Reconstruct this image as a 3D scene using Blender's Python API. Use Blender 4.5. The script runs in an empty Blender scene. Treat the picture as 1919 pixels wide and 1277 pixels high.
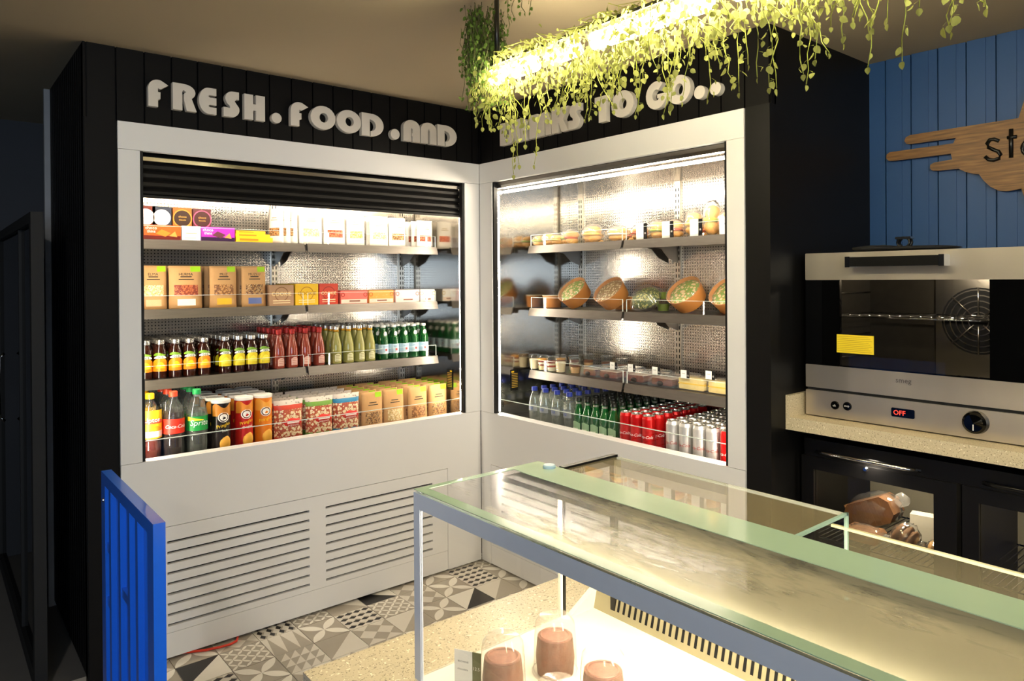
import bpy, math, random
from mathutils import Vector, Matrix
random.seed(7)
SC = bpy.context.scene
COL = SC.collection
PI = math.pi
def R(d): return math.radians(d)

# ---------------------------------------------------------------- camera
CP = Vector((-2.29528, -3.04368, 1.5))
CR = Vector((0.7706656, -0.63720499, -0.00665765)).normalized()
CU = Vector((0.00777849, -0.00104022, 0.99996921)).normalized()
CF = Vector((0.6371923, 0.77069366, -0.00415483)).normalized()
FPX, PPY = 1342.49, 529.67
cd = bpy.data.cameras.new('camera'); cam = bpy.data.objects.new('camera', cd); COL.objects.link(cam)
cam.matrix_world = Matrix(((CR.x, CU.x, -CF.x, CP.x), (CR.y, CU.y, -CF.y, CP.y), (CR.z, CU.z, -CF.z, CP.z), (0, 0, 0, 1)))
cd.sensor_width = 36; cd.lens = FPX*36/1919; cd.shift_y = -(638.5-PPY)/1919; cd.clip_start = .02
SC.camera = cam
def hit(px, py, ax, v):
    """the point of the world plane (ax = v) that the photograph shows at pixel px, py"""
    d = CF + CR*((px-959.5)/FPX) - CU*((py-PPY)/FPX)
    t = (v-CP[ax])/d[ax]
    return CP + d*t
def XA(px, y=.25): return hit(px, 560, 1, y).x
def XB(px, x=.25): return -hit(px, 560, 0, x).y          # distance along the right cabinet

# ---------------------------------------------------------------- view, world, lights
SC.view_settings.view_transform = 'Standard'; SC.view_settings.look = 'None'
SC.view_settings.exposure = 0.0; SC.view_settings.gamma = 1; SC.view_settings.use_curve_mapping = False
W = bpy.data.worlds.new('world'); SC.world = W; W.use_nodes = True
W.node_tree.nodes['Background'].inputs[0].default_value = (.5, .6, .8, 1)
W.node_tree.nodes['Background'].inputs[1].default_value = .02
LED_TOP = 165.0; LED_SIDE = 105.0; LAMP_E = 105.0; CASE_E = 75.0; SP = 1.95
def spot(loc, target, watts, col, size=80, blend=.7, rad=.05):
    l = bpy.data.lights.new('ceiling_spot', 'SPOT'); l.energy = watts; l.color = col; l.spot_size = R(size)
    l.spot_blend = blend; l.shadow_soft_size = rad
    o = bpy.data.objects.new('ceiling_spot', l); COL.objects.link(o); o.location = loc
    o.rotation_euler = (Vector(target)-Vector(loc)).to_track_quat('-Z', 'Y').to_euler()
    return o
SPOTS = [((-2.9, -2.6, 2.35), (-1.0, 0.0, .9), 32, (1, .92, .82)),
         ((-1.9, -3.5, 2.35), (0.0, -1.3, .9), 26, (1, .90, .76)),
         ((-3.4, -4.2, 2.35), (-1.6, -1.2, .3), 26, (1, .95, .88)),
         ((-0.9, -3.6, 2.35), (0.3, -2.2, 1.1), 14, (1, .84, .6))]
for s in SPOTS: spot(s[0], s[1], s[2]*SP, s[3])

# ---------------------------------------------------------------- materials
def lin(c):
    if isinstance(c, str):
        c = [int(c[i:i+2], 16)/255 for i in (0, 2, 4)]
        c = [x/12.92 if x <= .04045 else ((x+.055)/1.055)**2.4 for x in c]
    return (c[0], c[1], c[2], 1)
MATS = {}
def N(nt, t, **kw):
    n = nt.nodes.new(t)
    for k, v in kw.items(): setattr(n, k, v)
    return n
def math_(nt, op, a, b=None, c=None):
    n = N(nt, 'ShaderNodeMath', operation=op)
    for i, x in enumerate((a, b, c)):
        if x is None: continue
        if isinstance(x, (int, float)): n.inputs[i].default_value = x
        else: nt.links.new(x, n.inputs[i])
    return n.outputs[0]
def mixc(nt, f, a, b):
    n = N(nt, 'ShaderNodeMix', data_type='RGBA')
    for i, x in ((0, f), (6, a), (7, b)):
        if hasattr(x, 'is_linked') or hasattr(x, 'links'): nt.links.new(x, n.inputs[i])
        else: n.inputs[i].default_value = x
    return n.outputs[2]
def ramp(nt, f, stops):
    n = N(nt, 'ShaderNodeValToRGB'); nt.links.new(f, n.inputs[0])
    el = n.color_ramp.elements
    while len(el) < len(stops): el.new(.5)
    for e, (p, c) in zip(el, stops): e.position = p; e.color = c if len(c) == 4 else (*c, 1)
    return n.outputs[0]
def objco(nt): return N(nt, 'ShaderNodeTexCoord').outputs['Object']
def noise(nt, scale, detail=2, vec=None, stretch=None):
    n = N(nt, 'ShaderNodeTexNoise'); n.inputs['Scale'].default_value = scale; n.inputs['Detail'].default_value = detail
    v = vec or objco(nt)
    if stretch:
        m = N(nt, 'ShaderNodeMapping'); m.inputs['Scale'].default_value = stretch; nt.links.new(v, m.inputs[0]); v = m.outputs[0]
    nt.links.new(v, n.inputs['Vector']); return n.outputs['Fac']
def base(name):
    m = bpy.data.materials.new(name); m.use_nodes = True
    nt = m.node_tree; b = nt.nodes['Principled BSDF']; return m, nt, b
def mat(name, col=None, rough=.5, metal=0, var=.06, vs=30, coat=0, bump=0, bs=200, stretch=None, trans=0, ior=1.45, spec=None, alpha=1, aniso=0):
    if name in MATS: return MATS[name]
    m, nt, b = base(name); c = lin(col)
    f = noise(nt, vs, 2, stretch=stretch)
    lo = tuple(x*(1-var) for x in c[:3])+(1,); hi = tuple(min(1, x*(1+var)) for x in c[:3])+(1,)
    nt.links.new(mixc(nt, f, lo, hi), b.inputs['Base Color'])
    b.inputs['Roughness'].default_value = rough; b.inputs['Metallic'].default_value = metal
    b.inputs['Coat Weight'].default_value = coat; b.inputs['Coat Roughness'].default_value = .05
    b.inputs['Transmission Weight'].default_value = trans; b.inputs['IOR'].default_value = ior
    if spec is not None: b.inputs['Specular IOR Level'].default_value = spec
    if alpha < 1: b.inputs['Alpha'].default_value = alpha
    if aniso: b.inputs['Anisotropic'].default_value = aniso
    if bump:
        bn = N(nt, 'ShaderNodeBump'); bn.inputs['Strength'].default_value = bump; bn.inputs['Distance'].default_value = .002
        nt.links.new(noise(nt, bs, 3, stretch=stretch), bn.inputs['Height']); nt.links.new(bn.outputs[0], b.inputs['Normal'])
    MATS[name] = m; return m
def emit(name, col, e):
    if name in MATS: return MATS[name]
    m, nt, b = base(name); nt.nodes.remove(b)
    em = N(nt, 'ShaderNodeEmission'); em.inputs[0].default_value = lin(col); em.inputs[1].default_value = e
    nt.links.new(em.outputs[0], nt.nodes['Material Output'].inputs[0]); MATS[name] = m; return m
def thin(name, tint=(1, 1, 1), rough=.01, refl=1.0, diff=None, fog=None, ior=1.45):
    """thin clear sheet: see-through with a fresnel reflection, optional milky share (constant or patchy)"""
    if name in MATS: return MATS[name]
    m, nt, b = base(name); nt.nodes.remove(b)
    tr = N(nt, 'ShaderNodeBsdfTransparent'); tr.inputs[0].default_value = (*tint, 1)
    gl = N(nt, 'ShaderNodeBsdfGlossy'); gl.inputs['Roughness'].default_value = rough
    fr = N(nt, 'ShaderNodeFresnel'); fr.inputs[0].default_value = ior
    front = math_(nt, 'SUBTRACT', 1, N(nt, 'ShaderNodeNewGeometry').outputs['Backfacing'])
    mx = N(nt, 'ShaderNodeMixShader'); nt.links.new(math_(nt, 'MULTIPLY', math_(nt, 'MULTIPLY', fr.outputs[0], refl), front), mx.inputs[0])
    nt.links.new(tr.outputs[0], mx.inputs[1]); nt.links.new(gl.outputs[0], mx.inputs[2]); out = mx.outputs[0]
    if diff:
        df = N(nt, 'ShaderNodeBsdfDiffuse'); df.inputs[0].default_value = lin(diff)
        tl = N(nt, 'ShaderNodeBsdfTranslucent'); tl.inputs[0].default_value = lin(diff)
        dm = N(nt, 'ShaderNodeMixShader'); dm.inputs[0].default_value = .5
        nt.links.new(df.outputs[0], dm.inputs[1]); nt.links.new(tl.outputs[0], dm.inputs[2])
        m2 = N(nt, 'ShaderNodeMixShader'); nt.links.new(out, m2.inputs[1]); nt.links.new(dm.outputs[0], m2.inputs[2])
        if callable(fog): nt.links.new(fog(nt), m2.inputs[0])
        else: m2.inputs[0].default_value = fog
        out = m2.outputs[0]
    nt.links.new(out, nt.nodes['Material Output'].inputs[0]); MATS[name] = m; return m

WHITE = mat('white_lacquer', 'DEDDDA', .35, var=.02, vs=3)
BLACKP = mat('black_paint', '0c0b0a', .5, var=.1, spec=.25)
CLAD = mat('black_cladding', '060505', .6, var=.15, vs=8, spec=.2)
BLACKM = mat('black_metal', '0a0a0a', .3, spec=.4)
RUB = mat('black_rubber', '070707', .7)
CHROME = mat('chrome', 'cfcfcf', .12, 1)
STEEL = mat('brushed_steel', 'b9b2a6', .28, 1, var=.12, vs=60, stretch=(1, 1, 40))
STEELH = mat('brushed_steel_front', 'cdc3b2', .38, .9, var=.3, vs=5, stretch=(1, .8, .3), bump=.04, bs=40, aniso=.4)
GALV = mat('grey_shelf_metal', '7c7770', .35, .9, var=.08)
LIP = mat('price_rail_metal', '6c6762', .38, .9, var=.15, vs=14, stretch=(1, 1, 8))
PWHITE = mat('white_plastic', 'f2f0ea', .4)
GLASS = thin('clear_glass')
GUARD = thin('acrylic_guard', tint=(.98, .98, .98))
GEDGE = mat('polished_glass_edge', 'd8e2da', .2, var=.03)
FILM = thin('clear_film', rough=.12, refl=1.6, diff='ffffff', fog=.06)
FILM2 = thin('crinkled_film', rough=.2, refl=2.2, diff='ffffff', fog=.14)
LEDM = emit('cabinet_light', (1, .86, .66), LED_TOP)
LEDS = emit('cabinet_side_light', (1, .88, .7), LED_SIDE)
def perf():
    m, nt, b = base('perforated_steel')
    s = N(nt, 'ShaderNodeSeparateXYZ'); nt.links.new(objco(nt), s.inputs[0])
    k = 1/.0145
    def cell(o):
        return math_(nt, 'SUBTRACT', math_(nt, 'FRACT', math_(nt, 'MULTIPLY', o, k)), .5)
    cx, cz = cell(s.outputs[0]), cell(s.outputs[2])
    r2 = math_(nt, 'ADD', math_(nt, 'MULTIPLY', cx, cx), math_(nt, 'MULTIPLY', cz, cz))
    hole = math_(nt, 'LESS_THAN', r2, .042)
    nt.links.new(mixc(nt, hole, lin('b4afa8'), lin('0e0c0a')), b.inputs['Base Color'])
    nt.links.new(math_(nt, 'SUBTRACT', .95, math_(nt, 'MULTIPLY', hole, .95)), b.inputs['Metallic'])
    b.inputs['Roughness'].default_value = .22; b.inputs['Anisotropic'].default_value = .5
    return m
PERF = perf()
MIRR = mat('polished_side_steel', 'a9a59e', .13, 1, var=.05, vs=6, bump=.12, bs=9)
CEILM = mat('cabinet_ceiling_steel', 'b5b0a8', .18, 1, var=.05, bump=.05, bs=14)

# ---------------------------------------------------------------- mesh helpers
class MB:
    def __init__(s): s.v = []; s.f = []; s.m = []; s.s = []; s.mats = []
    def mi(s, m):
        if m not in s.mats: s.mats.append(m)
        return s.mats.index(m)
    def add(s, vs, fs, m, smooth=False, M=None):
        o = len(s.v); k = s.mi(m)
        s.v += [tuple(M @ Vector(v)) if M else tuple(v) for v in vs]
        s.f += [tuple(i+o for i in f) for f in fs]; s.m += [k]*len(fs); s.s += [smooth]*len(fs); return s
    def box(s, x0, x1, y0, y1, z0, z1, m, M=None, c=0):
        if x0 > x1: x0, x1 = x1, x0
        if y0 > y1: y0, y1 = y1, y0
        if z0 > z1: z0, z1 = z1, z0
        if c:
            c = min(c, (x1-x0)*.49, (z1-z0)*.49)
            o = [(x0+c, z0), (x1-c, z0), (x1, z0+c), (x1, z1-c), (x1-c, z1), (x0+c, z1), (x0, z1-c), (x0, z0+c)]
            return s.prism([(a, b) for a, b in o], y0, y1, m, M)
        v = [(x0, y0, z0), (x1, y0, z0), (x1, y1, z0), (x0, y1, z0), (x0, y0, z1), (x1, y0, z1), (x1, y1, z1), (x0, y1, z1)]
        return s.add(v, [(0, 3, 2, 1), (4, 5, 6, 7), (0, 1, 5, 4), (1, 2, 6, 5), (2, 3, 7, 6), (3, 0, 4, 7)], m, False, M)
    def prism(s, pts, y0, y1, m, M=None, smooth=False):
        """outline in x, z (counter-clockwise seen from the front, -y), from y0 to y1"""
        n = len(pts)
        v = [(a, y0, b) for a, b in pts]+[(a, y1, b) for a, b in pts]
        s.add(v, [tuple(range(n)), tuple(range(2*n-1, n-1, -1))], m, False, M)
        o = len(s.v)-2*n; k = s.mi(m)
        for i in range(n):
            j = (i+1) % n; s.f.append((o+i, o+n+i, o+n+j, o+j)); s.m.append(k); s.s.append(smooth)
        return s
    def lathe(s, prof, m, seg=20, M=None, mats=None, a0=0, a1=2*PI):
        """prof: (r, z) list; mats optional list of a material per band"""
        full = abs(a1-a0-2*PI) < 1e-6; n = seg if full else seg+1
        for k in range(len(prof)-1):
            (r0, z0), (r1, z1) = prof[k], prof[k+1]; vs = []; fs = []
            for i in range(n):
                a = a0+(a1-a0)*i/seg - PI/2; c, d = math.cos(a), math.sin(a)
                vs += [(r0*c, r0*d, z0), (r1*c, r1*d, z1)]
            for i in range(seg):
                j = (i+1) % n; fs.append((2*i, 2*j, 2*j+1, 2*i+1))
            s.add(vs, fs, mats[k] if mats else m, True, M)
        return s
    def tube(s, pts, r, m, seg=6, smooth=True):
        pts = [Vector(p) for p in pts]; rings = []
        for i, p in enumerate(pts):
            d = (pts[min(i+1, len(pts)-1)]-pts[max(i-1, 0)]).normalized()
            a = d.cross(Vector((0, 0, 1)))
            if a.length < 1e-3: a = Vector((1, 0, 0))
            a.normalize(); b = d.cross(a)
            rings.append([p+(a*math.cos(2*PI*k/seg)+b*math.sin(2*PI*k/seg))*r for k in range(seg)])
        v = [tuple(q) for rg in rings for q in rg]; f = []
        for i in range(len(pts)-1):
            for k in range(seg):
                a = i*seg+k; b = i*seg+(k+1) % seg; f.append((a, b, b+seg, a+seg))
        f += [tuple(range(seg-1, -1, -1)), tuple(range(len(v)-seg, len(v)))]
        return s.add(v, f, m, smooth)
    def ell(s, c, r, m, seg=12, ring=8, M=None, wob=0, rnd=None):
        vs = [(c[0], c[1], c[2]-r[2])]
        for i in range(1, ring):
            t = -PI/2+PI*i/ring
            for k in range(seg):
                a = 2*PI*k/seg; q = 1+(rnd.uniform(-wob, wob) if wob else 0)
                vs.append((c[0]+r[0]*q*math.cos(t)*math.cos(a), c[1]+r[1]*q*math.cos(t)*math.sin(a), c[2]+r[2]*q*math.sin(t)))
        vs.append((c[0], c[1], c[2]+r[2])); L = len(vs)-1; f = []
        for k in range(seg):
            j = (k+1) % seg; f.append((0, 1+j, 1+k)); f.append((L, L-seg+k, L-seg+j))
            for i in range(ring-2): a = 1+i*seg; f.append((a+k, a+j, a+j+seg, a+k+seg))
        return s.add(vs, f, m, True, M)
    def text(s, t, size, x, z, m, y=0, shear=0, wrap=None, sx=1, rot=0, maxw=None):
        """flat lettering on the front (-y), centred at x, z; wrap = radius of a can"""
        vs, fs = text_geo(t, shear)
        x0 = min(v[0] for v in vs); x1 = max(v[0] for v in vs); z0 = min(v[1] for v in vs); z1 = max(v[1] for v in vs)
        k = size
        if maxw and (x1-x0)*k*sx > maxw: k = maxw/((x1-x0)*sx)
        o = []
        for a, b in vs:
            a = (a-(x0+x1)/2)*k*sx; b = (b-(z0+z1)/2)*k
            if rot: a, b = a*math.cos(rot)-b*math.sin(rot), a*math.sin(rot)+b*math.cos(rot)
            if wrap: q = (x+a)/wrap; o.append((wrap*math.sin(q), -wrap*math.cos(q), z+b))
            else: o.append((x+a, y, z+b))
        return s.add(o, fs, m)
    def build(s, name, parent=None, loc=None, label=None):
        me = bpy.data.meshes.new(name); me.from_pydata(s.v, [], s.f)
        for m in s.mats: me.materials.append(m)
        me.polygons.foreach_set('material_index', s.m); me.polygons.foreach_set('use_smooth', s.s); me.update()
        o = bpy.data.objects.new(name, me); COL.objects.link(o)
        if parent: o.parent = parent
        if loc: o.location = loc
        if label: o['label'] = label
        return o
TG = {}
def text_geo(t, shear=0):
    if (t, shear) in TG: return TG[(t, shear)]
    cu = bpy.data.curves.new('t', 'FONT'); cu.body = t; cu.size = 1; cu.shear = shear; cu.resolution_u = 2
    ob = bpy.data.objects.new('t', cu); me = bpy.data.meshes.new_from_object(ob)
    r = ([(v.co.x, v.co.y) for v in me.vertices], [tuple(p.vertices) for p in me.polygons])
    bpy.data.objects.remove(ob); bpy.data.curves.remove(cu); bpy.data.meshes.remove(me); TG[(t, shear)] = r; return r
def curve_mesh(loops, depth, bevel=0):
    cu = bpy.data.curves.new('c', 'CURVE'); cu.dimensions = '2D'; cu.fill_mode = 'BOTH'; cu.extrude = depth/2
    cu.bevel_depth = bevel; cu.bevel_resolution = 1; cu.offset = -bevel
    for L in loops:
        sp = cu.splines.new('POLY'); sp.points.add(len(L)-1); sp.use_cyclic_u = True
        for p, q in zip(sp.points, L): p.co = (q[0], q[1], 0, 1)
    ob = bpy.data.objects.new('c', cu); me = bpy.data.meshes.new_from_object(ob)
    r = ([tuple(v.co) for v in me.vertices], [tuple(p.vertices) for p in me.polygons])
    bpy.data.objects.remove(ob); bpy.data.curves.remove(cu); bpy.data.meshes.remove(me); return r
def thing(name, label, cat, loc=(0, 0, 0), rz=0, group=None):
    o = bpy.data.objects.new(name, None); o.empty_display_size = .03; COL.objects.link(o)
    o.location = loc; o.rotation_euler = (0, 0, rz); return tag(o, label, cat, group)
def tag(o, label, cat, group=None):
    o['label'] = label; o['category'] = cat
    if group: o['group'] = group
    return o
def struct(o, label=None):
    o['kind'] = 'structure'
    if label: o['label'] = label
    return o
def dup(root, label=None):
    r = root.copy(); COL.objects.link(r)
    if label: r['label'] = label
    for ch in list(root.children):
        c = ch.copy(); COL.objects.link(c); c.parent = r
        for g in list(ch.children):
            d = g.copy(); COL.objects.link(d); d.parent = c
    return r
RB = -PI/2
def put(o, side, u, d, z, rz=0):
    """side 'A': left cabinet (front -y); 'B': right cabinet (front -x); u runs left to right, d = depth behind the front"""
    if side == 'A': o.location = (u, d, z); o.rotation_euler = (0, 0, rz)
    else: o.location = (d, -u, z); o.rotation_euler = (0, 0, RB+rz)
    return o
def ground(t, y0=None, up=.0004):
    """lift the parts so the lowest point stands at the thing's base; y0 = front-most depth"""
    ms = [c for c in t.children if c.type == 'MESH']
    zs_ = min(v.co.z for c in ms for v in c.data.vertices); ys_ = min(v.co.y for c in ms for v in c.data.vertices)
    for c in ms: c.location.z += up-zs_; c.location.y += 0 if y0 is None else y0-ys_
    return t
ORD = ['first', 'second', 'third', 'fourth', 'fifth', 'sixth', 'seventh', 'eighth', 'ninth', 'tenth', 'eleventh', 'twelfth']

# ================================================================ THE ROOM
CEIL = 2.393
def plaster():
    m = mat('ceiling_plaster', 'a09178', .9, var=.05, vs=1.5, bump=.25, bs=25); return m
mb = MB(); mb.box(-6.2, 2.0, -6.2, 3.2, CEIL, CEIL+.1, plaster()); struct(mb.build('ceiling'))

# --- floor with patchwork encaustic tiles
T0 = mat('tile_pale', 'cfc8ba', .45, var=.05, vs=12); T1 = mat('tile_taupe', 'a09788', .45, var=.06, vs=12)
T2 = mat('tile_black', '22201e', .4, var=.1); T3 = mat('tile_light', 'e0dacc', .45, var=.04)
T4 = mat('grey_floor', '5c5a57', .7, var=.12, vs=4)
mb = MB(); mb.box(-6.2, 2.0, -6.2, 3.2, -.1, -.004, T4)
TS = .165; TX0, TY0 = -.72, -.403
def tri(a, b, c, m, h=.0006): mb.add([(p[0], p[1], h) for p in (a, b, c)], [(0, 1, 2)], m)
def poly(ps, m, h=.0006): mb.add([(p[0], p[1], h) for p in ps], [tuple(range(len(ps)))], m)
def petal(x0, y0, x1, y1, w, m, h=.0009):
    dx, dy = x1-x0, y1-y0; L = math.hypot(dx, dy); nx, ny = -dy/L, dx/L
    P = []
    for k in range(9): t = k/8; q = math.sin(PI*t)**.8*w; P.append((x0+dx*t+nx*q, y0+dy*t+ny*q))
    for k in range(7, 0, -1): t = k/8; q = -math.sin(PI*t)**.8*w; P.append((x0+dx*t+nx*q, y0+dy*t+ny*q))
    poly(P, m, h)
def tile(i, j, kind, rot):
    x0, y0 = TX0+i*TS, TY0+j*TS; g = .0012
    mb.box(x0+g, x0+TS-g, y0+g, y0+TS-g, -.004, 0, T1 if kind in 'PQ' else T0)
    def T(u, v):
        for _ in range(rot): u, v = v, 1-u
        return (x0+g+u*(TS-2*g), y0+g+v*(TS-2*g))
    if kind == 'P':      # one big four-petal flower
        for a, b in ((0, 0), (1, 0), (1, 1), (0, 1)):
            p, q = T(.5, .5), T(a, b); petal(*p, *q, TS*.12, T3)
    elif kind == 'Q':    # grid of little petals
        for a in range(3):
            for b in range(3):
                for s, t in ((0, 0), (1, 0), (1, 1), (0, 1)):
                    p = T((a+.5)/3, (b+.5)/3); q = T((a+s)/3, (b+t)/3); petal(*p, *q, TS*.035, T3)
    elif kind == 'H': tri(T(0, 0), T(1, 0), T(1, 1), T1)
    elif kind == 'K': tri(T(0, 0), T(1, 0), T(1, 1), T2); tri(T(0, 0), T(1, 1), T(0, 1), T3)
    elif kind == 'D':    # pyramids of triangles
        for a in range(2):
            for b in range(2):
                tri(T(a/2, b/2), T((a+1)/2, b/2), T((a+.5)/2, (b+.5)/2), T1); tri(T(a/2, (b+1)/2), T((a+1)/2, (b+1)/2), T((a+.5)/2, (b+.5)/2), T1)
    elif kind == 'Z':
        for a in range(4):
            for b in range(3): tri(T(a/4, b/3), T((a+1)/4, b/3), T((a+1)/4, (b+1)/3), T1)
    elif kind == 'L':
        for a in range(3): tri(T(a/3, 0), T((a+1)/3, 0), T((a+.5)/3, 1), T1)
    elif kind == 'C':    # tumbling cubes
        for a in range(4):
            for b in range(4):
                u, v = (a+.5)/4, (b+.5)/4; w = .125
                poly([T(u-w, v), T(u, v-w*.62), T(u+w, v), T(u, v+w*.62)], T2)
                poly([T(u, v+w*.62), T(u+w, v), T(u+w, v+w*.5), T(u, v+w)], T1, .0008)
fixed = {(-1, 0): 'D', (-1, 1): 'C', (-1, 2): 'H', (-2, 0): 'H', (-2, 1): 'P', (-3, 1): 'L', (-3, 0): 'Z', (-4, 1): 'Q', (-4, 0): 'P', (-5, 1): 'K', (-5, 0): 'C',
         (0, 0): 'H', (0, 1): 'Q', (-3, 2): 'C', (-2, 2): 'Q', (0, 2): 'K', (1, 0): 'P', (1, 1): 'D', (2, 1): 'P', (2, 0): 'K', (3, 1): 'C', (3, 2): 'C', (2, 2): 'P', (1, 2): 'D', (-4, 2): 'D', (-5, 2): 'P'}
rt = random.Random(3)
for i in range(-7, 5):
    for j in range(-11, 3):
        if (i+1)*TS+TX0 > .01+TS: continue
        tile(i, j, fixed.get((i, j)) or rt.choice('PQHDZLPQHDZLPQC'), rt.choice((0, 0, 1, 2)))
struct(mb.build('floor'))

# --- black cladding round the two cabinets
def boards(mb, start, end, axis, plane, z0, z1, pitch, m, back, gap=.006, th=.012, phase=None, side=-1):
    """vertical boards; axis 0: along x on plane y, axis 1: along y on plane x; side = direction the face looks"""
    p = phase if phase is not None else start
    while p > start: p -= pitch
    while p < end:
        a, b = max(p+gap/2, start), min(p+pitch-gap/2, end)
        if b-a > .003:
            if axis == 0: mb.box(a, b, plane, plane-side*th, z0, z1, m)
            else: mb.box(plane, plane-side*th, a, b, z0, z1, m)
        p += pitch
    if axis == 0: mb.box(start, end, plane-side*th, plane-side*(th+back), z0, z1, m)
    else: mb.box(plane-side*th, plane-side*(th+back), start, end, z0, z1, m)
FY = .006
mb = MB()
boards(mb, -1.825, -.002, 0, FY, 2.115, CEIL, .0985, CLAD, .03, phase=-1.825+.01)
boards(mb, -1.825, -1.715, 0, FY, 0, 2.115, .2, CLAD, .03, phase=-1.825)
boards(mb, .008, .87, 1, -1.825, .025, CEIL, .05, CLAD, .03, gap=.008)
mb.box(-1.795, -1.72, .04, .87, .0, CEIL, RUB)
mb.box(-1.72, 0, .62, .66, 0, CEIL, RUB); mb.box(-1.72, 0.0, .05, .62, 2.12, 2.14, RUB)
struct(mb.build('wall_back'), 'black vertical cladding around the left cabinet')
mb = MB()
boards(mb, -1.684, -.002, 1, FY, 2.115, CEIL, .0985, CLAD, .03, phase=-1.684)
mb.box(FY, .04, -1.684, -1.587, 0, 2.115, BLACKP)
mb.box(.04, .79, -1.684, -1.60, 0, CEIL, BLACKP)
mb.box(.62, .66, -1.6, 0.66, 0, CEIL, RUB); mb.box(.05, .62, -1.6, 0, 2.12, 2.14, RUB)
struct(mb.build('wall_right'), 'black cladding and pillar around the right cabinet')
BLUE = mat('blue_boards', '1c4474', .5, var=.08, vs=4)
mb = MB(); p = -1.7495
boards(mb, -6.0, -1.684, 1, .78, 0, CEIL, .0985, BLUE, .03, gap=.005, phase=p)
q = p
while q > -3.2:
    mb.box(.777, .781, q-.0985+.034, q-.0985+.0985-.003, 1.0, CEIL, BLUE); q -= .0985
struct(mb.build('wall_front'), 'blue tongue-and-groove wall above the oven')
DARK = mat('dark_wall', '3b3d42', .9, var=.15, vs=3); GREYW = mat('grey_plaster_wall', '8b8d90', .9, var=.2, vs=9, bump=.3, bs=30)
mb = MB(); mb.box(-6.1, -1.7, 1.74, 1.84, 0, CEIL, DARK); struct(mb.build('wall_far'))
mb = MB(); mb.box(-6.2, -6.1, -6.1, 1.84, 0, CEIL, DARK); struct(mb.build('wall_left'))
WARMW = mat('warm_wall', '8d7c66', .85, var=.06)
mb = MB(); mb.box(-6.1, -5.2, -6.2, -6.1, 0, CEIL, WARMW); mb.box(-5.2, -2.4, -6.2, -6.1, 0, .6, WARMW); mb.box(-5.2, -2.4, -6.2, -6.1, 2.15, CEIL, WARMW); mb.box(-2.4, .9, -6.2, -6.1, 0, CEIL, WARMW)
struct(mb.build('wall_behind'))
mb = MB()
for a in (-5.2, -4.25, -3.3, -2.44): mb.box(a, a+.04, -6.14, -6.08, .6, 2.15, BLACKM)
mb.box(-5.2, -2.4, -6.14, -6.08, .6, .64, BLACKM); mb.box(-5.2, -2.4, -6.14, -6.08, 2.11, 2.15, BLACKM)
wf = mb.build('window_1'); struct(wf)
mb = MB(); mb.box(-5.2, -2.4, -6.13, -6.12, .6, 2.15, emit('daylight_glass', (.6, .78, 1), 7.5)); mb.build('window_pane', wf)
# grey wall end beyond the cladding, and the dark glazed screen at far left
mb = MB(); mb.box(-1.848, -1.797, .871, .9, 0, CEIL, GREYW); mb.box(-1.797, -1.72, .871, .9, 0, CEIL, GREYW); struct(mb.build('trim_1'), 'narrow grey plaster wall end beside the black cladding')
mb = MB()
sx = -1.962
t = thing('glazed_screen', 'dark framed glass screen door at far left beside grey wall end', 'door', (sx, .12, 0))
mb.box(-.02, .02, -.03, .02, 0, 1.72, RUB); mb.box(-.02, .02, 1.5, 1.55, 0, 1.72, RUB)
mb.box(-.02, .02, -.03, 1.55, 1.72, 1.76, RUB); mb.box(-.02, .02, .02, 1.5, 0, .06, RUB); mb.box(-.015, .015, .45, .47, .06, 1.72, RUB)
mb.build('door_frame', t)
mb = MB(); mb.box(-.004, .004, .02, 1.5, .06, 1.72, thin('smoked_glass', tint=(.16, .16, .17))); mb.build('glass_pane', t)
mb = MB(); mb.tube([(-.03, .95, .85), (-.05, .95, .87), (-.05, .95, 1.15), (-.03, .95, 1.17)], .008, CHROME); mb.build('door_handle', t)

# --- recessed ceiling spots behind the camera (the fittings of the spot lights)
for k, s in enumerate(SPOTS):
    o = s[0]
    t = thing('recessed_spotlight', 'small round recessed ceiling spotlight behind the viewer', 'ceiling light', (o[0], o[1], CEIL), 0, 'recessed ceiling spotlights')
    mb = MB(); mb.lathe([(.045, -.003), (.052, -.006), (.055, 0)], PWHITE, 24); mb.build('trim_ring', t)
    mb = MB(); mb.lathe([(0, -.002), (.044, -.002)], emit('spot_lens', (1, .88, .7), 12), 24); mb.build('lens', t)

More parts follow.
